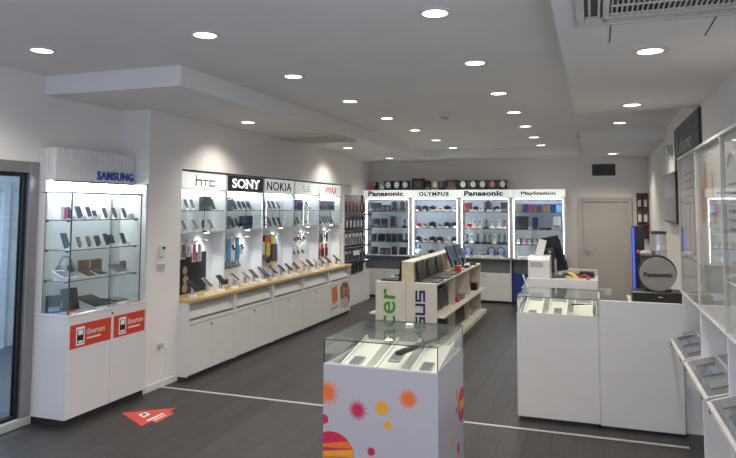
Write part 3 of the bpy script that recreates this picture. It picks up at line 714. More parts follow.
# counter
XF, CY = -4.25, [6.1+k*1.0 for k in range(6)]
tag(MB().box(XL+.02, -4.225, 6.105, 11.12, .842, .88, .004).build('oak_worktop', oak), 'long oak worktop running under the wall vitrines', 'worktop')
for k in range(5):
    y0, y1 = CY[k], CY[k+1]
    if k == 4: y1 = 11.11
    t = thing('base_cabinet', ['white two-door base cabinet beside the pillar', 'white two-door base cabinet, second from the pillar', 'white two-door base cabinet, third from the pillar',
        'white two-door base cabinet, fourth from the pillar', 'white base cabinet with a printed photo panel at the end of the oak worktop'][k], 'cabinet', (XL, (y0+y1)/2, 0), 'base cabinets under the oak worktop')
    m = MB(); m.box(XL+.02, XF-.02, y0+.03, y1-.03, .04, .60); m.box(XL+.02, XF, y0, y0+.03, .04, .842); m.box(XL+.02, XF, y1-.03, y1, .04, .842); m.box(XL+.02, XF-.12, y0+.03, y1-.03, .635, .842); m.box(XL+.02, XF, y0+.03, y1-.03, .60, .635)
    m.build('body', white, t)
    m = MB(); m.prism([(XF-.12, y0+.03, .842), (XF-.12, y0+.03, .66), (XF-.02, y0+.03, .66)], (0, y1-y0-.06, 0)).build('sloped_apron', white, t)
    Bx('plinth', dark, t, XL+.02, XF-.03, y0, y1, 0, .04)
    ym = (y0+y1)/2
    for a, c in ((y0+.032, ym-.0015), (ym+.0015, y1-.032)):
        dd = Bx('door', white, t, XF-.02, XF-.002, a, c, .05, .592, .002)
    if k < 4: MB().cyl((XF, ym-.03, .55), .012, .012, 'X', 14).build('lock', dark, t)
    else:
        pp = Bx('photo_panel', mat('print_pale', (.62, .66, .62), .4, var=.1), t, XF-.002, XF+.001, y0+.03, y1-.03, .05, .592)
        X = XF+.001
        def blob(pts, mt, nm, d=.001):
            MB().prism([(X, y0+a, z) for a, z in pts], (d, 0, 0)).build(nm, mt, pp)
        blob([(.10, .53), (.36, .57), (.40, .30), (.16, .24)], orange, 'printed_picture'); blob([(.14, .50), (.33, .53), (.36, .34), (.19, .29)], tan, 'printed_picture', .002)
        blob([(.50, .50), (.62, .58), (.85, .56), (.97, .42), (.95, .20), (.75, .12), (.55, .2)], brown, 'printed_figure')
        blob([(.58, .47), (.68, .52), (.76, .46), (.74, .34), (.62, .32)], tan, 'printed_face', .002); blob([(.80, .46), (.88, .49), (.93, .42), (.90, .32), (.82, .33)], tan, 'printed_face', .002)
        blob([(.52, .30), (.80, .32), (.90, .26), (.86, .12), (.56, .14)], mat('print_cloth', (.5, .42, .38), .6, var=.2), 'printed_dress', .002); blob([(.10, .19), (.42, .21), (.42, .185), (.10, .165)], printg, 'printed_words', .002)
# demo phones on the oak worktop
demos = [(192.5, 'k', 0), (207, 's', 12), (221, 'k', -15), (234.5, 's', 10), (245, 's', 18), (253.5, 'k', 0), (263.5, 'b', 0), (273, 'k', 15), (281, 's', 0), (288.5, 'k', 10),
         (295.5, 'r', 0), (303.5, 's', 12), (309.5, 'k', 0), (315.5, 's', 15), (321.5, 'k', 20), (327.5, 'k', 0), (336, 'k', 10)]
dm = dict(k=(black, screen, 'black'), s=(silver, screen, 'silver'), b=(black, bscreen, 'large black'), r=(red, screen, 'red'))
for u, c, yw in demos:
    p = px(u, 280, -4.37)
    place('demo_%s_%d' % (c, yw), mk_demo(dm[c][0], dm[c][1], .075 if c == 'b' else .064, .16 if c == 'b' else .125, 50, yw), (-4.37, p.y, .88), 90,
          dm[c][2]+' demo phone tilted on a security post on the oak worktop', 'phone', dm[c][2]+' demo phones on the oak worktop', 1.3)
place('booklet', mk_box(dark, paper, .10, .06, .10), (-4.52, VY[1]+.18, .88), 90, 'small dark box of accessories on the oak worktop below key charms', 'box')

# ------------------------------------------------------------------ accessory rack in the left back corner
t = thing('accessory_rack', 'tall black accessory rack with white low cabinet in the back left corner', 'rack', (-4.6, 11.9, 0))
Bx('low_cabinet', white, t, XL, -4.50, 11.14, 12.9, .0, .60, .004)
Bx('slat_board', grey, t, XL, -4.62, 11.14, 12.75, .60, 2.17)
Bx('post', dark, t, -4.62, -4.59, 12.70, 12.75, .6, 2.17); Bx('header_panel', wallm, t, XL, -4.42, 11.12, 11.62, 2.18, 2.33)
RZ = [2.02, 1.72, 1.40, 1.08]
for z in RZ: Bx('shelf_bar', black, t, -4.62, -4.40, 11.14, 12.72, z-.03-.235, z-.235)
for r, z in enumerate(RZ):
    for j in range(7):
        key, mk, lab = [('rk_w', mk_pack(wine, brown, .13, .2), 'wine red pack in the top row'), ('rk_k', mk_pack(dark, lgrey, .13, .21), 'dark pack in the second row'),
                        ('rk_l', mk_pack(paper, grey, .13, .21), 'white pack in the third row'), ('rk_g', mk_pack(lgrey, dark, .13, .21), 'pale grey pack in the bottom row')][r]
        place(key, mk, (-4.47, 11.24+j*.2, z), 90, lab+' of the black accessory rack', 'accessory', lab+' of the rack')
for j in range(6): place('rk_c', mk_pack(black, dark, .13, .22), (-4.47, 11.24+j*.2, .84), 90, 'black pack hanging just over the low white cabinet in the corner', 'accessory', 'black packs above the low cabinet')
tag(Bx('price_sign', paper, None, -4.44, -4.435, 11.75, 12.1, .98, 1.07), 'blank white price sign on the black accessory rack', 'sign')

# ================================================================== BACK WALL UNITS
BX = [-4.745, -3.69, -2.645, -1.59, -.53]; BYF = 13.2
BS = ['sign nearest the corner rack', 'camera unit sign', 'bold sign beside the games', 'game unit sign']
BL = ['lit shelf unit with navy bold sign beside the corner rack', 'lit camera shelf unit under the wide thin-lettered navy sign', 'lit shelf unit with navy bold sign between camera and game units', 'lit game shelf unit with a dark blue cupboard beside the back door']
BZ = [1.835, 1.492, 1.186, .905]
for k in range(4):
    x0, x1 = BX[k]+.004, BX[k+1]-.004
    t = thing('back_shelf_unit', BL[k], 'shelf unit', ((x0+x1)/2, BYF, 0), 'lit shelf units along the back wall')
    m = MB(); m.box(x0, x0+.04, BYF, YB-.001, .88, 2.125); m.box(x1-.04, x1, BYF, YB-.001, .88, 2.125); m.box(x0, x1, BYF, YB-.001, 2.115, 2.125); m.build('carcass', white, t)
    Bx('back_panel', mat('unit_back', (.70, .77, .86), .5, var=.02), t, x0+.04, x1-.04, YB-.02, YB-.002, .905, 2.115)
    sg = MB().box(x0, x1, BYF-.03, BYF+.10, 2.125, 2.292, .003).build('sign', signm, t)
    body, a, c, mt, kw = [('Panasonic', .10, .86, printn, dict(bold=.045, space=1.05)), ('OLYMPUS', .18, .80, printn, dict(bold=.045, space=1.25)), ('Panasonic', .10, .86, printn, dict(bold=.045, space=1.05)), ('PlayStation', .19, .83, printk, dict(bold=.03))][k]
    hh = .105 if k in (0, 2) else .085
    text(body, (1, 0, 0), (0, 0, 1), (x0+a*(x1-x0), BYF-.03, 2.165), (c-a)*(x1-x0), hh, mt, sg, depth=.004, **kw)
    Bx('top_board', white, t, x0, x1, BYF+.10, YB-.001, 2.27, 2.292)
    for x, wd in ((x0+.042, .015), (x1-.046, .005)): Bx('led_strip', emis('led_cool', (.80, .90, 1), 13.), t, x, x+wd, BYF+.012, BYF+.03, .93, 2.10)
    Bx('top_light', MATS['led_cool'], t, x0+.08, x1-.08, BYF+.03, BYF+.07, 2.10, 2.114)
    for z in BZ[:3]: pane('glass_shelf', t, x0+.04, x1-.04, BYF+.035, YB-.02, z-.01, z, shelfglass)
    m = MB(); m.box(x0, x1, BYF-.03, YB-.001, .88, .905, .003); m.build('ledge', mat('ledge_grey', (.36, .36, .36), .4), t)
    m = MB(); m.box(x0, x0+.02, BYF, YB-.001, .04, .88); m.box(x1-.02, x1, BYF, YB-.001, .04, .88); m.box(x0+.02, x1-.02, BYF, YB-.001, .58, .60); m.box(x0+.02, x1-.02, YB-.05, YB-.001, .04, .88); m.build('cupboard', white if k < 3 else navy, t)
    Bx('slot_back', mat('slot_grey', (.20, .20, .21), .6), t, x0+.02, x1-.02, BYF+.10, BYF+.12, .60, .88); Bx('plinth', dark, t, x0, x1, BYF+.03, YB-.001, 0, .04)
    xm = (x0+x1)/2
    for a, c in ((x0+.022, xm-.002), (xm+.002, x1-.022)): Bx('door', white if k < 3 else mat('blue_door', (.02, .04, .22), .4), t, a, c, BYF-.002, BYF+.016, .05, .578, .003)
    MB().cyl((xm-.03, BYF-.006, .54), .012, .012, 'Y', 12).build('lock', dark, t)
def bk(k, row, key, mk, fr, label, cat, y=13.34, sc=1.):
    w_ = ['top', 'second', 'third', 'lowest'][row]
    place(key, mk, (BX[k]+.09+fr*.88, y, BZ[row]), 0, label+', '+w_+' shelf under the '+BS[k], cat, '%s back unit %d %s shelf' % (label, k+1, w_), sc)
tbs = mk_box(dark, grey, .13, .08, .19); 
for row in range(4):
    spec = [[('bx_t', .06), ('bx_t', .22), ('rad', .42), ('bx_tt', .66), ('bx_tt', .86)], [('crd', .05), ('bx_t', .19), ('bx_t', .38), ('bx_tt', .62), ('crd', .90)],
            [('tb1', .08), ('tb1', .31), ('bx_s', .49), ('bx_s', .64), ('bx_s', .80), ('crd', .93)], [('tb1', .12), ('rad', .40), ('bx_s', .64), ('tb1', .86)]][row]
    for key, fr in spec:
        mk, lab, cat = dict(bx_t=(tbs, 'dark upright product box', 'box'), rad=(mk_radio(dark, grey), 'dark portable radio with two speakers', 'radio'), bx_tt=(mk_box(grey, dark, .17, .08, .25, dark), 'tall grey box with dark round picture', 'box'),
            crd=(mk_cordless(dark, grey, black), 'black cordless phone in its base', 'phone'), tb1=(mk_tablet(black, screen, .17, .16, 12), 'black tablet on easel', 'tablet'), bx_s=(mk_box(dark, black, .10, .08, .17), 'small dark carton', 'box'))[key]
        bk(0, row, key, mk, fr, lab, cat)
cam_k = mk_camera(black, dark, .125, .09, .035); cam_s = mk_camera(lgrey, silver, .12, .08, .028, True, False); cam_r = mk_camera(red, dark, .12, .08, .028, True, False)
for row in range(4):
    spec = [['k', 'k', 'k', 's', 'k', 's'], ['r', 's', 'k', 's', 'k', 'k'], ['k', 's', 'k', 'k', 's', 'k'], ['d', 'k', 's']][row]
    for j, c in enumerate(spec):
        fr = .05+j*(.9/(len(spec)-1)) if row < 3 else .08+j*.3
        if c == 'd': bk(1, row, 'doll_w', mk_figure(paper, skyblue), fr, 'white and blue doll', 'doll', 13.30); continue
        mk, lab = dict(k=(cam_k, 'black camera with large lens'), s=(cam_s, 'silver compact camera'), r=(cam_r, 'red compact camera'))[c]
        bk(1, row, 'cam_'+c, mk, fr, lab, 'camera', 13.33, 1.12 if c == 'k' else 1.05)
    if row in (0,):
        for fr in (.52, .70, .88): bk(1, row, 'card_l', mk_box(paper, lgrey, .12, .012, .05), fr, 'blank white price card', 'card', 13.25)
spec = [[('bx_wn', .08), ('cam_k', .27), ('cam_s', .38), ('bx_tt', .56), ('cam_k', .76), ('bx_t', .93)], [('cam_r', .10), ('crd_w', .22), ('crd_w', .36), ('crd', .50), ('crd_w', .64), ('crd_w', .80), ('crd_r', .92)],
        [('crd', .05), ('crd_w', .16), ('crd', .30), ('crd', .46), ('crd_b', .58), ('crd_w', .70), ('crd_b', .80), ('crd', .92)], [('hdb', .08), ('cam_s', .24), ('cam_s', .42), ('hdb', .62), ('hdb', .84)]]
dd_ = dict(bx_wn=(mk_box(wine, brown, .15, .08, .18), 'wine red carton', 'box'), cam_k=(None, 'black camera with large lens', 'camera'), cam_s=(None, 'silver compact camera', 'camera'), cam_r=(None, 'red compact camera', 'camera'),
           bx_tt=(None, 'tall grey box with dark round picture', 'box'), bx_t=(None, 'dark upright product box', 'box'), crd=(None, 'black cordless phone in its base', 'phone'), crd_w=(mk_cordless(paper, lgrey, paper), 'white cordless phone in its base', 'phone'),
           crd_r=(mk_cordless(red, grey, paper), 'red cordless phone in white base', 'phone'), crd_b=(mk_cordless(brown, grey, dark), 'brown cordless phone in its base', 'phone'), hdb=(mk_headphones(blue), 'blue headphones on a stand', 'headphones'))
for row in range(4):
    for key, fr in spec[row]:
        mk, lab, cat = dd_[key]; bk(2, row, key, mk, fr, lab, cat, 13.34, 1.05)
for j in range(4): bk(2, 0, 'card_l', None, .2+j*.2, 'blank white price card', 'card', 13.25)
for j in range(3): bk(2, 3, 'card_l', None, .3+j*.25, 'blank white price card', 'card', 13.25)
gc = [(dark, navy, 'navy'), (dark, brown, 'brown'), (blue, dark, 'dark'), (dark, wine, 'wine red')]
for j in range(6):
    c = gc[(j*3+1) % 4]; bk(3, 0, 'game_'+c[2], mk_game(c[0], c[1]), .06+j*.152, c[2]+' game case', 'game case')
bk(3, 0, 'game_sky', mk_game(blue, skyblue), .95, 'sky blue game case standing apart', 'game case')
bk(3, 1, 'bx_big', mk_box(black, dark, .24, .12, .26), .13, 'large black carton', 'box', 13.36); bk(3, 1, 'bx_nv2', mk_box(navy, dark, .10, .10, .24), .42, 'navy upright carton', 'box', 13.36)
bk(3, 1, 'cons_k', mk_console(black, grey), .64, 'black game console lying flat', 'console', 13.35, .8); bk(3, 1, 'bx_gr2', mk_box(lgrey, grey, .15, .10, .26), .90, 'pale grey carton', 'box', 13.36)
for j in range(8): c = gc[(j*5+2) % 4]; bk(3, 2, 'bxg_'+c[2], mk_box(c[1], paper, .09, .06, .12, lgrey), .05+j*.125, c[2]+' small game box', 'box', 13.33)
bk(3, 3, 'cons_w', mk_console(paper, grey), .16, 'white game console lying flat', 'console', 13.35, .8); bk(3, 3, 'cons_k', None, .50, 'black game console lying flat', 'console', 13.35, .8)
bk(3, 3, 'doll_w', None, .80, 'white and blue doll', 'doll')
# things standing on top of the back units
ZT = 2.292
def top(u, key, mk, label, cat, group=None, sc=1.): p = py(u, 188, 13.3); place(key, mk, (p.x, 13.36, ZT), 0, label, cat, group, sc)
top(370.5, 'doll_p', mk_figure(pink, pink), 'pink doll on top of the back shelf unit', 'doll', None, .78); top(376, 'doll_k', mk_figure(black, black), 'black doll between pink and white dolls', 'doll', None, .78); top(381.5, 'doll_wg', mk_figure(paper, mat('pale_green', (.45, .6, .4), .5)), 'white doll with pale green head on the back units', 'doll', None, .78)
for u in (388, 396.5, 405): top(u, 'pack_nv', mk_box(navy, dark, .16, .1, .19, paper), 'navy carton with white oval standing on the back shelf unit', 'box', 'navy cartons on the back units', 1.08)
for u, key, mk, lab in ((418, 'pk_a', mk_box(black, dark, .28, .12, .25, brown), 'large black carton with brown picture on the camera unit'), (427.5, 'pk_b', mk_box(black, grey, .11, .1, .20, dark), 'narrow black carton beside the yellowish one'),
        (434.5, 'pk_c', mk_box(mat('straw', (.55, .48, .28), .6), brown, .13, .1, .19, paper), 'yellowish carton with white oval on the camera unit'), (441, 'pk_d', mk_box(dark, black, .11, .1, .19, grey), 'dark carton right of the yellowish one'),
        (451.5, 'pk_e', mk_box(black, brown, .26, .12, .21, brown), 'wide black carton with brown label on the camera unit')): top(u, key, mk, lab, 'box')
for u in (463, 473, 482.5, 492.5, 502.5):
    k_ = 'iron_r' if u in (492.5, ) else 'iron_w'
    top(u, k_, mk_box(black, dark, .17, .12, .20, paper if k_ == 'iron_w' else mat('pale_red', (.6, .3, .27), .5)), 'black carton with %s oval picture on the third back unit' % ('white' if k_ == 'iron_w' else 'pale red'), 'box', 'black cartons with ovals on the back units')

# ================================================================== GONDOLA
GX0, GX1, GY0, GY1, GZ = -2.862, -2.0, 8.45, 11.95, .90
t = thing('display_gondola', 'long cream display gondola with green and navy lettering on its end', 'gondola', ((GX0+GX1)/2, (GY0+GY1)/2, 0))
GM = (GX0+GX1)/2
for a, c in ((GX0, GM-.002), (GM+.002, GX1)): Bx('end_panel', cream, t, a, c, GY0, GY0+.03, 0, GZ, .003)
Bx('core', cream, t, GM-.03, GM+.03, GY0+.03, GY1, 0, GZ-.03); Bx('end_panel', cream, t, GX0, GX1, GY1-.03, GY1, 0, GZ, .003)
for s, xa, xb in ((-1, GX0, GM), (1, GM, GX1)):
    Bx('worktop', cream, t, xa if s < 0 else xa+.0, xb, GY0+.03, GY1-.03, GZ-.03, GZ, .002)
    o = .10
    Bx('shelf', cream, t, xa-(o if s < 0 else 0), xb+(o if s > 0 else 0), GY0+.03, GY1+.02, .44, .465, .003)
    Bx('base_board', cream, t, xa-(o if s < 0 else 0), xb+(o if s > 0 else 0), GY0+.03, GY1+.02, .0, .07, .003)
    for j in range(1, 3):
        y = GY0+(GY1-GY0)*j/3
        Bx('divider', cream, t, xa, xb, y-.012, y+.012, .465, GZ-.03); Bx('divider', cream, t, xa, xb, y-.012, y+.012, .07, .44)
sp = Bx('spine', beige, t, -2.49, -2.325, GY0+.005, GY1-.03, GZ, 1.165, .004)
Bx('spine_cap', cream, sp, -2.495, -2.32, GY0, GY1-.03, 1.165, 1.18, .003)
text('acer', (0, 0, 1), (-1, 0, 0), (-2.575, GY0-.001, .12), .69, .17, green, t, name='green_lettering', bold=.005)
LX, LH, LT = -2.16, .135, .030        # square navy letters running up the panel: u along +Z, v along -X
def glyph(z0, bars):
    m = MB()
    for u0, u1, v0, v1 in bars: m.box(LX-v1*LH, LX-v0*LH, GY0-.004, GY0-.0005, z0+u0*.15, z0+u1*.15)
    m.build('navy_letter', printn, t)
a_, b_ = .2, .8; tS = [(0, .8, 0, .2), (.8, 1, 0, .6), (.2, .8, .4, .6), (0, .2, .4, 1), (.2, 1, .8, 1)]; tU = [(0, .2, .2, 1), (.8, 1, .2, 1), (0, 1, 0, .2)]
glyph(.30, tS); glyph(.475, tU); glyph(.65, tS)
m = MB(); m.prism([(LX, GY0-.0005, .10), (LX, GY0-.0005, .135), (LX-LH, GY0-.0005, .28), (LX-LH, GY0-.0005, .245)], (0, -.0035, 0)); m.build('navy_letter', printn, t); Bx('navy_letter', printn, t, LX-.08, LX-.055, GY0-.004, GY0-.0005, .215, .28)
lp = mk_laptop(black, mat('matt_screen', (.012, .013, .016), .35), .40, .27, 97)
for y, lab in ((8.72, 'open black laptop at the lettered end of the gondola'), (9.28, 'open black laptop, second from the lettered end of the gondola'), (9.84, 'open black laptop between black laptops and tall screens on the gondola')):
    place('laptop', lp, (-2.137, y, GZ), 90, lab+', aisle side', 'laptop', 'laptops on the gondola aisle side')
for y in (8.72, 9.35, 10.0, 10.7): place('laptop', None, (-2.68, y, GZ), -90, 'open black laptop on the far side of the gondola spine', 'laptop', 'laptops on the far side of the gondola')
def mk_mon():
    r = root('tall_screen'); T = Matrix.Translation((0, .02, .05)) @ tilt(20)
    MB().box(-.19, .19, 0, .03, 0, .36, .006, M=T).build('housing', black, r, world=False); MB().box(-.178, .178, -.002, .001, .015, .345, M=T).build('display', bscreen, r, world=False)
    MB().box(-.12, .12, -.09, .10, 0, .015, .004).build('foot', black, r, world=False); MB().box(-.03, .03, .02, .05, .01, .16).build('neck', black, r, world=False)
    return r
for y in (10.45, 11.05): place('mon', mk_mon, (-2.12, y, GZ), 84, 'upright blue-grey screen standing on the gondola worktop', 'monitor', 'screens on the gondola')
place('cube_r', mk_box(red, wine, .10, .08, .10), (-2.05, 10.12, GZ), 90, 'small red box on the gondola worktop beside upright screens', 'box')
place('mouse', mk_box(dark, black, .10, .06, .05), (-2.05, 10.85, GZ), 90, 'small dark box before upright screens on the gondola', 'box')
place('mouse2', mk_box(black, dark, .12, .10, .04), (-2.06, 11.5, GZ), 90, 'flat black box at the far end of the gondola worktop', 'box')
bagk = mk_bag(black); bagd = mk_bag(dark, .30, .30, .10)
for j in range(3): place('bagd', bagd, (-2.14, 8.68+j*.34, .465), 82, 'dark laptop bag in the upper bay next to the navy lettering', 'bag', 'bags in the first upper bay')
for j in range(2): place('bagk', bagk, (-2.12, 8.75+j*.45, .07), 80, 'black laptop bag in the lower bay next to the navy lettering', 'bag', 'bags in the first lower bay')
for j in range(3): place('bagd', None, (-2.12, 9.82+j*.33, .07), 80, 'dark laptop bag in the middle lower bay of the gondola', 'bag', 'bags in the middle lower bay')
place('pan_r', mk_box(red, wine, .20, .16, .08), (-2.08, 9.95, .465), 90, 'flat red box in the middle upper bay of the gondola', 'box'); place('pan_g', mk_box(grey, dark, .24, .2, .07), (-2.10, 10.30, .465), 90, 'flat grey box beside flat red box in the gondola bay', 'box')
place('tall_r', mk_box(red, paper, .16, .12, .28), (-2.10, 11.05, .465), 90, 'tall red box in the far upper bay of the gondola', 'box'); place('flat_k', mk_box(black, dark, .24, .2, .12), (-2.09, 11.50, .465), 90, 'black box beside tall red box in the gondola bay', 'box')
place('tall_b', mk_box(brown, cream, .30, .16, .30), (-2.14, 11.15, .07), 90, 'brown carton in the far lower bay of the gondola', 'box')

# ================================================================== FOREGROUND SHOWCASE
def counter_case(x0, x1, y0, y1, label, decor):
    t = thing('counter_showcase', label, 'display case', ((x0+x1)/2, (y0+y1)/2, 0))
    zb, zt = .95, 1.102
    bm_ = mat('case_wrap', (.47, .455, .485), .35, var=.01) if decor else white
    b = MB(); b.box(x0, x1, y0, y1, .03, .86)
    for a in ((x0, x1, y0, y0+.018), (x0, x1, y1-.018, y1), (x0, x0+.018, y0+.018, y1-.018), (x1-.018, x1, y0+.018, y1-.018)): b.box(*a, .86, zb)
    body = b.build('body', bm_, t)
    Bx('plinth', dark, t, x0+.02, x1-.02, y0+.02, y1-.02, 0, .03)
    Bx('liner', mat('liner_cream', (.72, .71, .62), .5), t, x0+.018, x1-.018, y0+.018, y1-.018, .86, .872)
    e = .006
    Bx('edge_trim', paper, t, x0+.002, x1-.002, y0+.001, y0+.02, zb, zb+.006)
    pane('front_pane', t, x0, x1, y0, y0+e, zb+.006, zt-e); pane('back_pane', t, x0, x1, y1-e, y1, zb, zt-e)
    pane('side_pane', t, x0, x0+e, y0+e, y1-e, zb, zt-e); pane('side_pane', t, x1-e, x1, y0+e, y1-e, zb, zt-e)
    pane('top_pane', t, x0, x1, y0, y1, zt-e, zt)
    wd = (x1-x0); lc = MATS['liner_cream']
    for k in range(3):          # sloping display boards between thin white cheeks
        a = x0+.03+k*wd*.325; ww = wd*.24
        for xa in (a, a+ww-.012): MB().prism([(xa, y0+.04, .872), (xa, y1-.05, .872), (xa, y1-.05, 1.0), (xa, y0+.04, .882)], (.012, 0, 0)).build('wedge_cheek', paper, t)
        MB().prism([(a+.012, y0+.06, .874), (a+.012, y1-.055, .968), (a+.012, y1-.055, .974), (a+.012, y0+.06, .880)], (ww-.024, 0, 0)).build('wedge_board', lc, t)
    return t, body
t, body = counter_case(-1.58, -.866, 3.68, 4.43, 'white glass-topped showcase with orange and red sunburst decals', True)
def decal_disc(c, r, axis, mt, n=28, clip=None, d=.0012):
    pts = []
    for i in range(n):
        a = i*math.tau/n; u, w_ = r*math.cos(a), r*math.sin(a)
        p = Vector((c[0]+u, c[1], c[2]+w_)) if axis == 'Y' else Vector((c[0], c[1]+u, c[2]+w_))
        if axis == 'Y': p.x = max(-1.58, min(-.866, p.x))
        else: p.y = max(3.68, min(4.43, p.y))
        pts.append(p)
    return pts, (Vector((0, -d, 0)) if axis == 'Y' else Vector((d, 0, 0)))
def disc(c, r, axis, mt, nm='dot_decal', d=.0012):
    pts, dv = decal_disc(c, r, axis, mt, d=d); MB().prism(pts, dv).build(nm, mt, body)
def burst(c, r0, r1, axis, mt, n=22):
    m = MB(); pts, dv = decal_disc(c, r0, axis, mt); m.prism(pts, dv)
    for i in range(n):
        a = i*math.tau/n; rr = r1*(1 if i % 2 else .82); hw = .0045; ca, sa = math.cos(a), math.sin(a)
        P = [(r0*1.01*ca+sa*hw, r0*1.01*sa-ca*hw), (rr*ca+sa*hw*.4, rr*sa-ca*hw*.4), (rr*ca-sa*hw*.4, rr*sa+ca*hw*.4), (r0*1.01*ca-sa*hw, r0*1.01*sa+ca*hw)]
        Q = []
        for u, w_ in P:
            p = Vector((c[0]+u, c[1], c[2]+w_)) if axis == 'Y' else Vector((c[0], c[1]+u, c[2]+w_))
            if axis == 'Y': p.x = max(-1.58, min(-.866, p.x))
            Q.append(p)
        if (Q[0]-Q[1]).length > .004 and abs((Q[1]-Q[0]).cross(Q[2]-Q[0]).length) > 1e-7: m.prism(Q, dv)
    m.build('sunburst_decal', mt, body)
P_ = lambda u, v: py(u, v, 3.68)
q = .0062
burst(P_(327.6, 392.4), 5*q, 13.5*q, 'Y', orange); burst(P_(357.7, 410.3), 4*q, 10.5*q, 'Y', crimson); burst(P_(408.1, 399.1), 4.6*q, 10.5*q, 'Y', orange)
disc(P_(381.8, 408), 6.7*q, 'Y', amber); disc(P_(387.7, 425.4), 3.8*q, 'Y', amber); disc(P_(324.2, 419), 4.5*q, 'Y', crimson); burst(P_(371.2, 451.6), 2.3*q, 4.6*q, 'Y', crimson, 16)
big = P_(332, 455.5); disc(big, 23*q, 'Y', crimson, 'striped_disc_decal')
for z0, z1, mt in ((.055, .095, orange), (.005, .05, amber), (-.055, -.005, orange), (-.10, -.06, amber)):
    hw = lambda z: math.sqrt(max(0, (23*q)**2-z*z))
    P4 = [(max(-1.58, big.x-hw(z0)), z0-.012), (big.x+hw(z0)*.99, z0), (big.x+hw(z1)*.99, z1), (max(-1.58, big.x-hw(z1)), z1-.03 if z1 > 0 else z1)]
    MB().prism([Vector((a, 3.68-.0012, big.z+b)) for a, b in P4], (0, -.0009, 0)).build('stripe_decal', mt, body)
for (u, v, r, mt) in ((457, 394.5, .035, amber), (461.5, 404, .11, crimson), (456.5, 411, .02, purple), (453, 440.8, .03, amber), (458.2, 448, .035, crimson)):
    c = px(u, v, -.866); disc(c, r, 'X', mt)
c = px(461.5, 404, -.866); MB().prism([(-.8648, max(3.7, c.y-.08), c.z-.03), (-.8648, min(4.43, c.y+.08), c.z-.03), (-.8648, min(4.43, c.y+.08), c.z+.03), (-.8648, max(3.7, c.y-.08), c.z+.03)], (.001, 0, 0)).build('stripe_decal', amber, body)
def mk_slim(body, scr, w=.075, d=.15):
    def f():
        r = root('smartphone'); MB().box(-w/2, w/2, -d/2, d/2, 0, .009, .003).build('body', body, r, world=False)
        MB().box(-w*.43, w*.43, -d*.42, d*.42, .0085, .0098).build('screen', scr, r, world=False); return r
    return f
SL = math.atan2(.094, .595)
def lay(x, y, y0, key, mk, label, group):
    o = place(key, mk, (x, y, .8805+(y-y0-.06)*math.tan(SL)), 0, label, 'phone', group); o.rotation_euler.x = SL
for j in range(3):
    lay(-1.58+.03+.714*.12+j*.714*.325, 3.95+.12*(j % 2), 3.68, 'slim_g', mk_slim(lgrey, grey), 'pale grey phone lying on a sloping board inside the sunburst showcase', 'phones inside the sunburst showcase')
def mk_wand():
    r = root('wand_scanner'); MB().box(-.17, .03, -.014, .014, 0, .018, .006, seg=2).build('grip', black, r, True, False)
    MB().box(.03, .17, -.009, .009, .002, .014, .004).build('blade', dark, r, world=False); MB().box(-.12, -.09, -.006, .006, .017, .02, .001).build('button', grey, r, world=False)
    return r
a_, b_ = pz(398, 354.5, 1.0), pz(436, 339.5, 1.0); c_ = (a_+b_)/2
place('wand', mk_wand, (c_.x, c_.y, .992), math.degrees(math.atan2(b_.y-a_.y, b_.x-a_.x)), 'black slim wand lying across the boards inside the sunburst showcase', 'scanner', None, (b_-a_).length/.34)
place('tagw', mk_box(paper, lgrey, .05, .04, .012), (-1.21, 4.30, 1.102), 5, 'small white tag lying on the sunburst showcase glass', 'card')

# ================================================================== RIGHT COUNTER
t, body = counter_case(-.69, .015, 6.08, 6.83, 'plain white glass-topped showcase at the service counter', False)
for j in range(2): lay(-.69+.03+.705*.12+j*.705*.325, 6.35+.1*j, 6.08, 'slim_g', None, 'pale grey phone lying on a sloping board inside the service showcase', 'phones inside the service showcase')
place('wand2', mk_wand, (-.13, 6.45, 1.0), 28, 'short black handset lying inside the service showcase', 'scanner', None, .62)
t = thing('service_counter', 'plain white front panel of the service counter', 'counter', (.36, 6.1, 0))
Bx('panel', white, t, .03, .688, 6.08, 6.11, .02, 1.10, .003); Bx('plinth', dark, t, .03, .688, 6.1, 6.13, 0, .02); Bx('end_post', white, t, .016, .03, 6.084, 6.5, .02, 1.12, .003)
Bx('worktop', white, t, .03, .688, 6.11, 6.55, .74, .77); Bx('inner_side', white, t, .03, .05, 6.11, 6.55, 0, .74)
# desk behind
t = thing('service_desk', 'white service desk with raised edge behind the showcase', 'desk', (-.35, 7.7, 0)); DESK = t
DX0, DX1 = -.735, .023
Bx('front_board', white, t, DX0, DX1, 7.48, 7.51, 0, 1.125, .003); Bx('worktop', white, t, DX0, DX1, 7.51, 8.32, 1.06, 1.09); Bx('back_board', white, t, DX0+.3, DX1, 8.32, 8.35, 0, 1.17, .003)
Bx('side_board', white, t, DX0, DX0+.03, 7.51, 8.35, 0, 1.03); Bx('side_board', white, t, DX1-.03, DX1, 7.51, 8.35, 0, 1.10)
Bx('back_ledge', mat('wood_dark', (.13, .09, .06), .5), t, DX0+.35, DX1-.03, 8.25, 8.32, 1.03, 1.12)
t = thing('printer', 'white boxy receipt printer on the service desk', 'printer', (-.60, 7.75, 1.09))
m = MB(); m.prism([(-.725, 7.56, 1.09), (-.725, 7.92, 1.09), (-.725, 7.92, 1.36), (-.725, 7.66, 1.36), (-.725, 7.56, 1.32)], (.235, 0, 0)).build('case', white, t)
Bx('paper_slot', dark, t, -.70, -.52, 7.78, 7.80, 1.358, 1.364); T = Matrix.Translation((-.62, 7.78, 1.36)) @ Matrix.Rotation(R(14), 4, 'Y')
MB().box(-.045, .045, -.003, .003, 0, .19, M=T).build('paper', paper, t); Bx('panel', lgrey, t, -.70, -.56, 7.555, 7.562, 1.25, 1.30)
t = thing('monitor', 'black computer monitor seen from behind on the service desk', 'monitor', (-.39, 8.06, 1.09))
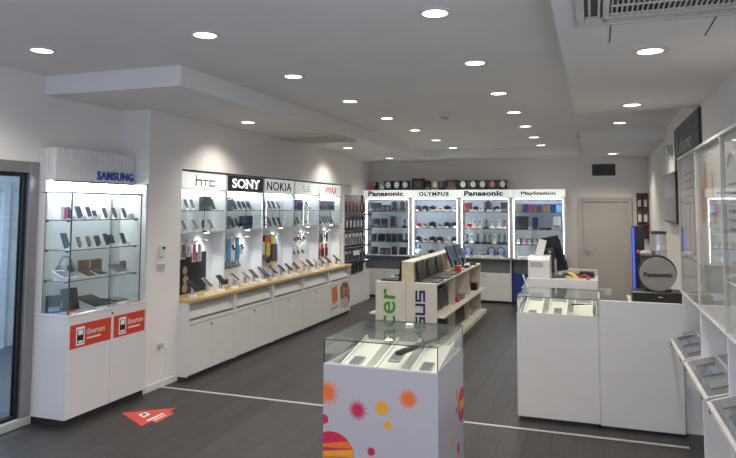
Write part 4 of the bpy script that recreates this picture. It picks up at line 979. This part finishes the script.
T = Matrix.Translation((-.43, 8.10, 1.15)) @ Matrix.Rotation(R(-22), 4, 'Z') @ Matrix.Rotation(R(14), 4, 'X') @ Matrix.Rotation(R(-12), 4, 'Y')
h = MB().box(-.13, .13, 0, .05, 0, .43, .012, seg=2, M=T).build('housing', black, t); MB().box(-.118, .118, .049, .053, .02, .41, M=T).build('display', bscreen, t)
MB().box(-.06, .06, -.03, .002, .12, .30, .008, M=T).build('back_cover', dark, h); MB().cyl((0, -.031, .26), .022, .004, 'Y', M=T).build('badge', silver, h)
MB().tube([(-.45, 8.05, 1.33), (-.45, 8.03, 1.22), (-.44, 8.03, 1.10)], .016).build('neck', silver, t); Bx('foot', dark, t, -.52, -.34, 7.94, 8.16, 1.09, 1.105, .005)
tag(MB().tube([(-.27, 8.0, 1.105), (-.24, 7.9, 1.14), (-.29, 7.8, 1.17), (-.22, 7.72, 1.15), (-.18, 7.68, 1.105)], .012, 8).build('cable', yellow), 'yellow coiled cable on the service desk beside the monitor', 'cable')
tag(MB().tube([(-.2, 8.05, 1.10), (-.12, 7.95, 1.14), (-.06, 7.8, 1.12), (-.1, 7.7, 1.102)], .01, 8).build('cable', red), 'dark red cable on the service desk', 'cable')
place('drawer_k', mk_box(black, dark, .16, .10, .07), (-.1, 8.12, 1.09), 0, 'small black box at the back of the service desk', 'box')
place('barcode', mk_phone(paper, lgrey, .05, .13, lgrey, 20, False, name='barcode_scanner'), (-.62, 7.10, 0), 90, 'white scanner on a stand left of the service desk', 'scanner')
bs = [o for o in COL.objects if o.name.startswith('barcode_scanner')][0]; bs.location = (-.665, 6.70, 1.102)
p = py(606, 292, 8.36); t = DESK
sb = Bx('socket_box', paper, t, p.x-.06, p.x+.06, 8.34, 8.36, p.z-.04, p.z+.04, .003); Bx('socket_arm', white, sb, DX1, p.x-.02, 8.335, 8.345, p.z-.03, p.z+.03)
# media stand beside the counter
t = thing('media_cabinet', 'low white cabinet behind the counter panel under the black box', 'cabinet', (.6, 7.2, 0))
Bx('body', white, t, .33, .985, 6.92, 7.75, 0, .93, .003); Bx('top', white, t, .32, .99, 6.91, 7.76, .93, .95, .003)
t = thing('black_speaker', 'flat black speaker box under the round grey disc', 'speaker', (.57, 7.1, .95))
Bx('case', black, t, .345, .80, 6.96, 7.28, .95, 1.087, .006); Bx('badge', lgrey, t, .575, .615, 6.956, 6.962, 1.035, 1.046)
t = thing('disc_display', 'round grey disc sign with black lettering on the black speaker', 'sign', (.585, 7.05, 1.087))
c = Vector((.583, 7.04, 1.258))
MB().cyl(c, .168, .035, 'Y', 40).build('disc', mat('disc_grey', (.26, .24, .225), .5), t, True); MB().cyl(c+Vector((.0, .04, .01)), .178, .03, 'Y', 40).build('rear_ring', black, t, True)
Bx('foot', black, t, .46, .71, 7.06, 7.13, 1.087, 1.11)
text('Panasonic', (1, 0, 0), (0, 0, 1), (.452, 7.022, 1.232), .262, .044, printk, t, bold=.04, depth=.003)
t = thing('steel_kettle', 'upright polished steel cylinder behind the round disc sign', 'kettle', (.65, 7.5, .95))
MB().cyl((.64, 7.5, 1.30), .075, .70, seg=24).build('body', steel, t, True); MB().cyl((.64, 7.5, 1.655), .077, .03, seg=24).build('cap', dark, t, True); MB().cyl((.64, 7.5, 1.50), .078, .05, seg=24).build('band', silver, t, True)
t = thing('hand_blender', 'white appliance with red tip behind the disc sign', 'appliance', (.50, 7.45, .95))
MB().cyl((.50, 7.45, 1.20), .05, .5, seg=18).build('stand', dark, t, True); MB().sphere((.50, 7.42, 1.44), .05, (1.4, .9, .6)).build('body', lgrey, t, True); MB().sphere((.435, 7.41, 1.45), .022).build('tip', red, t, True)
t = thing('blue_tower', 'tall display tower with a glowing blue edge behind the counter', 'display', (.46, 8.2, 0))
Bx('core', navy, t, .42, .545, 8.2, 8.5, 0, 1.70, .004); Bx('light_strip', bluelit, t, .415, .438, 8.185, 8.2, .3, 1.69); Bx('front_plate', screen, t, .455, .545, 8.19, 8.2, .3, 1.68); Bx('foot', dark, t, .38, .58, 8.15, 8.55, 0, .02)
# accessories in the back right corner
t = thing('corner_rack', 'narrow accessory rack on the back wall beside the door', 'rack', (.88, YB, 1.4))
Bx('panel', brown, t, .78, .985, YB-.02, YB, 1.35, 2.22)
for z in (2.17, 1.88, 1.58): Bx('bar', wine, t, .79, .985, YB-.14, YB-.02, z, z+.035)
for z, r_ in ((2.165, 0), (1.875, 1), (1.575, 2)):
    for x in (.83, .935): place('crn_%d' % r_, mk_pack([dark, grey, wine][r_], [lgrey, paper, dark][r_], .085, .22), (x, YB-.09, z-.015), 0, ['dark pack in the top row', 'grey pack in the middle row', 'wine red pack in the lowest row'][r_]+' of the rack beside the back door', 'accessory', 'corner rack row %d' % r_)
# TV and dark sign on the right wall
t = thing('wall_tv', 'flat screen television mounted on the right wall', 'television', (XR, 9.2, 1.7))
Bx('housing', black, t, XR-.075, XR-.03, 8.47, 9.88, 1.73, 2.37, .006); Bx('display', mat('tv_grey', (.16, .17, .21), .25, coat=.3), t, XR-.078, XR-.074, 8.49, 9.86, 1.75, 2.35); Bx('wall_bracket', dark, t, XR-.03, XR, 8.9, 9.4, 1.85, 2.25)
t = thing('wall_sign', 'dark wall sign with pale lettering above the poster panels', 'sign', (XR, 7.9, 2.3))
Bx('panel', mat('sign_dark', (.035, .03, .028), .4, var=.3, scale=4), t, XR-.03, XR, 6.9, 8.9, 2.25, 2.9, .003)
MB().tube([(XR-.032, 8.45, 2.3), (XR-.032, 8.45, 2.88)], .012, 6).build('seam', grey, t)
text('iphone', (0, -1, 0), (0, 0, 1), (XR-.03, 8.6, 2.5), 1.2, .24, lgrey, t)

# ================================================================== RIGHT POSTER / SHELF UNIT
UX = .70; UY = [6.2, 5.2, 4.2, 3.2]; ZP0, ZP1 = 1.19, 2.345
t = thing('poster_unit', 'white wall unit with acrylic poster panels and sloping glass shelves', 'wall unit', (.85, 4.2, 0))
Bx('back_panel', white, t, .97, XR-.001, 3.2, 6.2, 0, ZP1)
posterm = mat('poster_pale', (.60, .585, .55), .5, var=.04, scale=3)
for k in range(3):
    y1, y0 = UY[k], UY[k+1]
    Bx('divider', mat('bright_white', (.86, .86, .88), .35, var=.01), t, UX+.002, .97, y1-.02, y1, 0, ZP0, .002)
    po = Bx('poster', posterm, t, UX+.02, UX+.03, y0+.02, y1-.02, ZP0+.02, ZP1-.02)
    Bx('upper_box', white, t, UX+.03, .97, y0, y1, ZP0, ZP1)
    pane('acrylic_sheet', t, UX, UX+.006, y0+.004, y1-.004, ZP0+.004, ZP1-.004, acrylic)
    for a in ((y0, y1, ZP1-.015, ZP1+.005), (y0, y1, ZP0-.008, ZP0+.006)): Bx('frame_rail', mat('frame_white', (.66, .65, .62), .3), t, UX-.006, UX+.03, *a, .002)
    Bx('frame_post', MATS['frame_white'], t, UX-.004, UX+.03, y1-.006, y1+.001 if k == 0 else y1+.006, ZP0+.006, ZP1-.015, .001)
    MB().cyl((UX-.004, y0+.12, ZP1-.03), .008, .012, 'X', 10).build('clip', steel, t)
    X = UX+.02
    def blobp(pts, mt, nm): MB().prism([(X, y1-a, z) for a, z in pts], (-.001, 0, 0)).build(nm, mt, po)
    if k == 0:
        for r_ in range(5): blobp([(.15, 2.2-r_*.06), (.75-.1*(r_ % 2), 2.2-r_*.06), (.75-.1*(r_ % 2), 2.185-r_*.06), (.15, 2.185-r_*.06)], printg, 'printed_line')
        for a_ in (.2, .5, .7): blobp([(a_, 1.9), (a_+.03, 1.9), (a_+.03, 1.45+a_*.2), (a_, 1.45+a_*.2)], printg, 'printed_line')
        blobp([(.72, 2.02), (.80, 2.0), (.84, 1.75), (.80, 1.52), (.72, 1.6)], tan, 'printed_hand')
    if k == 1:
        blobp([(.10, 1.95), (.13, 2.10), (.17, 2.18), (.21, 2.08), (.22, 2.0), (.27, 2.22), (.33, 2.23), (.36, 2.1), (.36, 1.85), (.12, 1.8)], tan, 'printed_hand')
        blobp([(.52, 1.95), (.56, 2.14), (.60, 2.13), (.64, 1.98), (.72, 1.95), (.70, 1.82), (.54, 1.8)], tan, 'printed_hand')
    if k == 2:
        n = 14; MB().tube([(X-.002, y1-.22+.13*math.cos(q_*math.pi/n+.3), 2.12+.1*math.sin(q_*math.pi/n+.3)) for q_ in range(n+1)], .008, 6).build('printed_arc', paper, po)
        for r_ in range(6): blobp([(.1, 2.05-r_*.05), (.8, 2.05-r_*.05), (.8, 2.035-r_*.05), (.1, 2.035-r_*.05)], printg, 'printed_line')
    # sloping glass shelf in two rails, in front of the bay
    s0, s1 = y0+.02, (y1-.03 if k else 6.06); xo, zo, xi, zi = .60, .80, .93, .90
    def slab(xa, xb, th, za, zb): return [(xa, s0, za), (xb, s0, zb), (xb, s0, zb+th), (xa, s0, za+th)]
    sh = MB().prism(slab(xo, xi, .008, zo, zi), (0, s1-s0, 0)).build('glass_shelf', [shelfglass], t)
    MB().prism([(xo-.02, s0, zo-.008), (xo+.004, s0, zo-.004), (xo+.004, s0, zo+.014), (xo-.02, s0, zo+.012)], (0, s1-s0, 0)).build('front_lip', MATS['frame_white'], sh)
    for y in (s0, s1-.016): MB().prism([(xo, y, zo+.008), (xi, y, zi+.008), (xi, y, zi+.02), (xo, y, zo+.02)], (0, .016, 0)).build('end_rail', MATS['frame_white'], sh)
    xm = (xo+xi)/2+.02; zm = zo+(xm-xo)*.303
    MB().prism([(xm, s0, zm+.008), (xm+.012, s0, zm+.011), (xm+.012, s0, zm+.022), (xm, s0, zm+.02)], (0, s1-s0, 0)).build('stop_rail', MATS['frame_white'], sh)
    for y in (s0+.12, s1-.12): MB().cyl((xo-.012, y, zo-.008), .011, .028, 'Z', 10).build('clamp', black, sh)
    MB().prism([(xi-.02, s0, zi-.10), (.97, s0, zi-.10), (.97, s0, zi+.01), (xi-.02, s0, zi-.004)], (0, s1-s0, 0)).build('bracket_rail', white, sh)
    for j in range(3):
        y = s0+.18+j*.30; x_ = xo+.04
        o = MB(); 
        o.prism([(x_, y, zo+(x_-xo)*.303+.0095), (x_+.12, y, zo+(x_+.12-xo)*.303+.0095), (x_+.12, y, zo+(x_+.12-xo)*.303+.016), (x_, y, zo+(x_-xo)*.303+.016)], (0, .16, 0))
        o = o.build('flat_device', grey if j != 1 else bscreen); tag(o, ['flat grey device lying on the sloping glass shelf next to the service counter', 'flat grey device on the second sloping glass shelf from the counter', 'flat grey device on the third sloping glass shelf from the counter', 'flat grey device on the fourth sloping glass shelf from the counter'][k], 'device', 'devices on sloping shelf %d' % (k+1))
Bx('end_plate', white, t, UX+.002, .97, 3.2, 3.215, 0, ZP0)
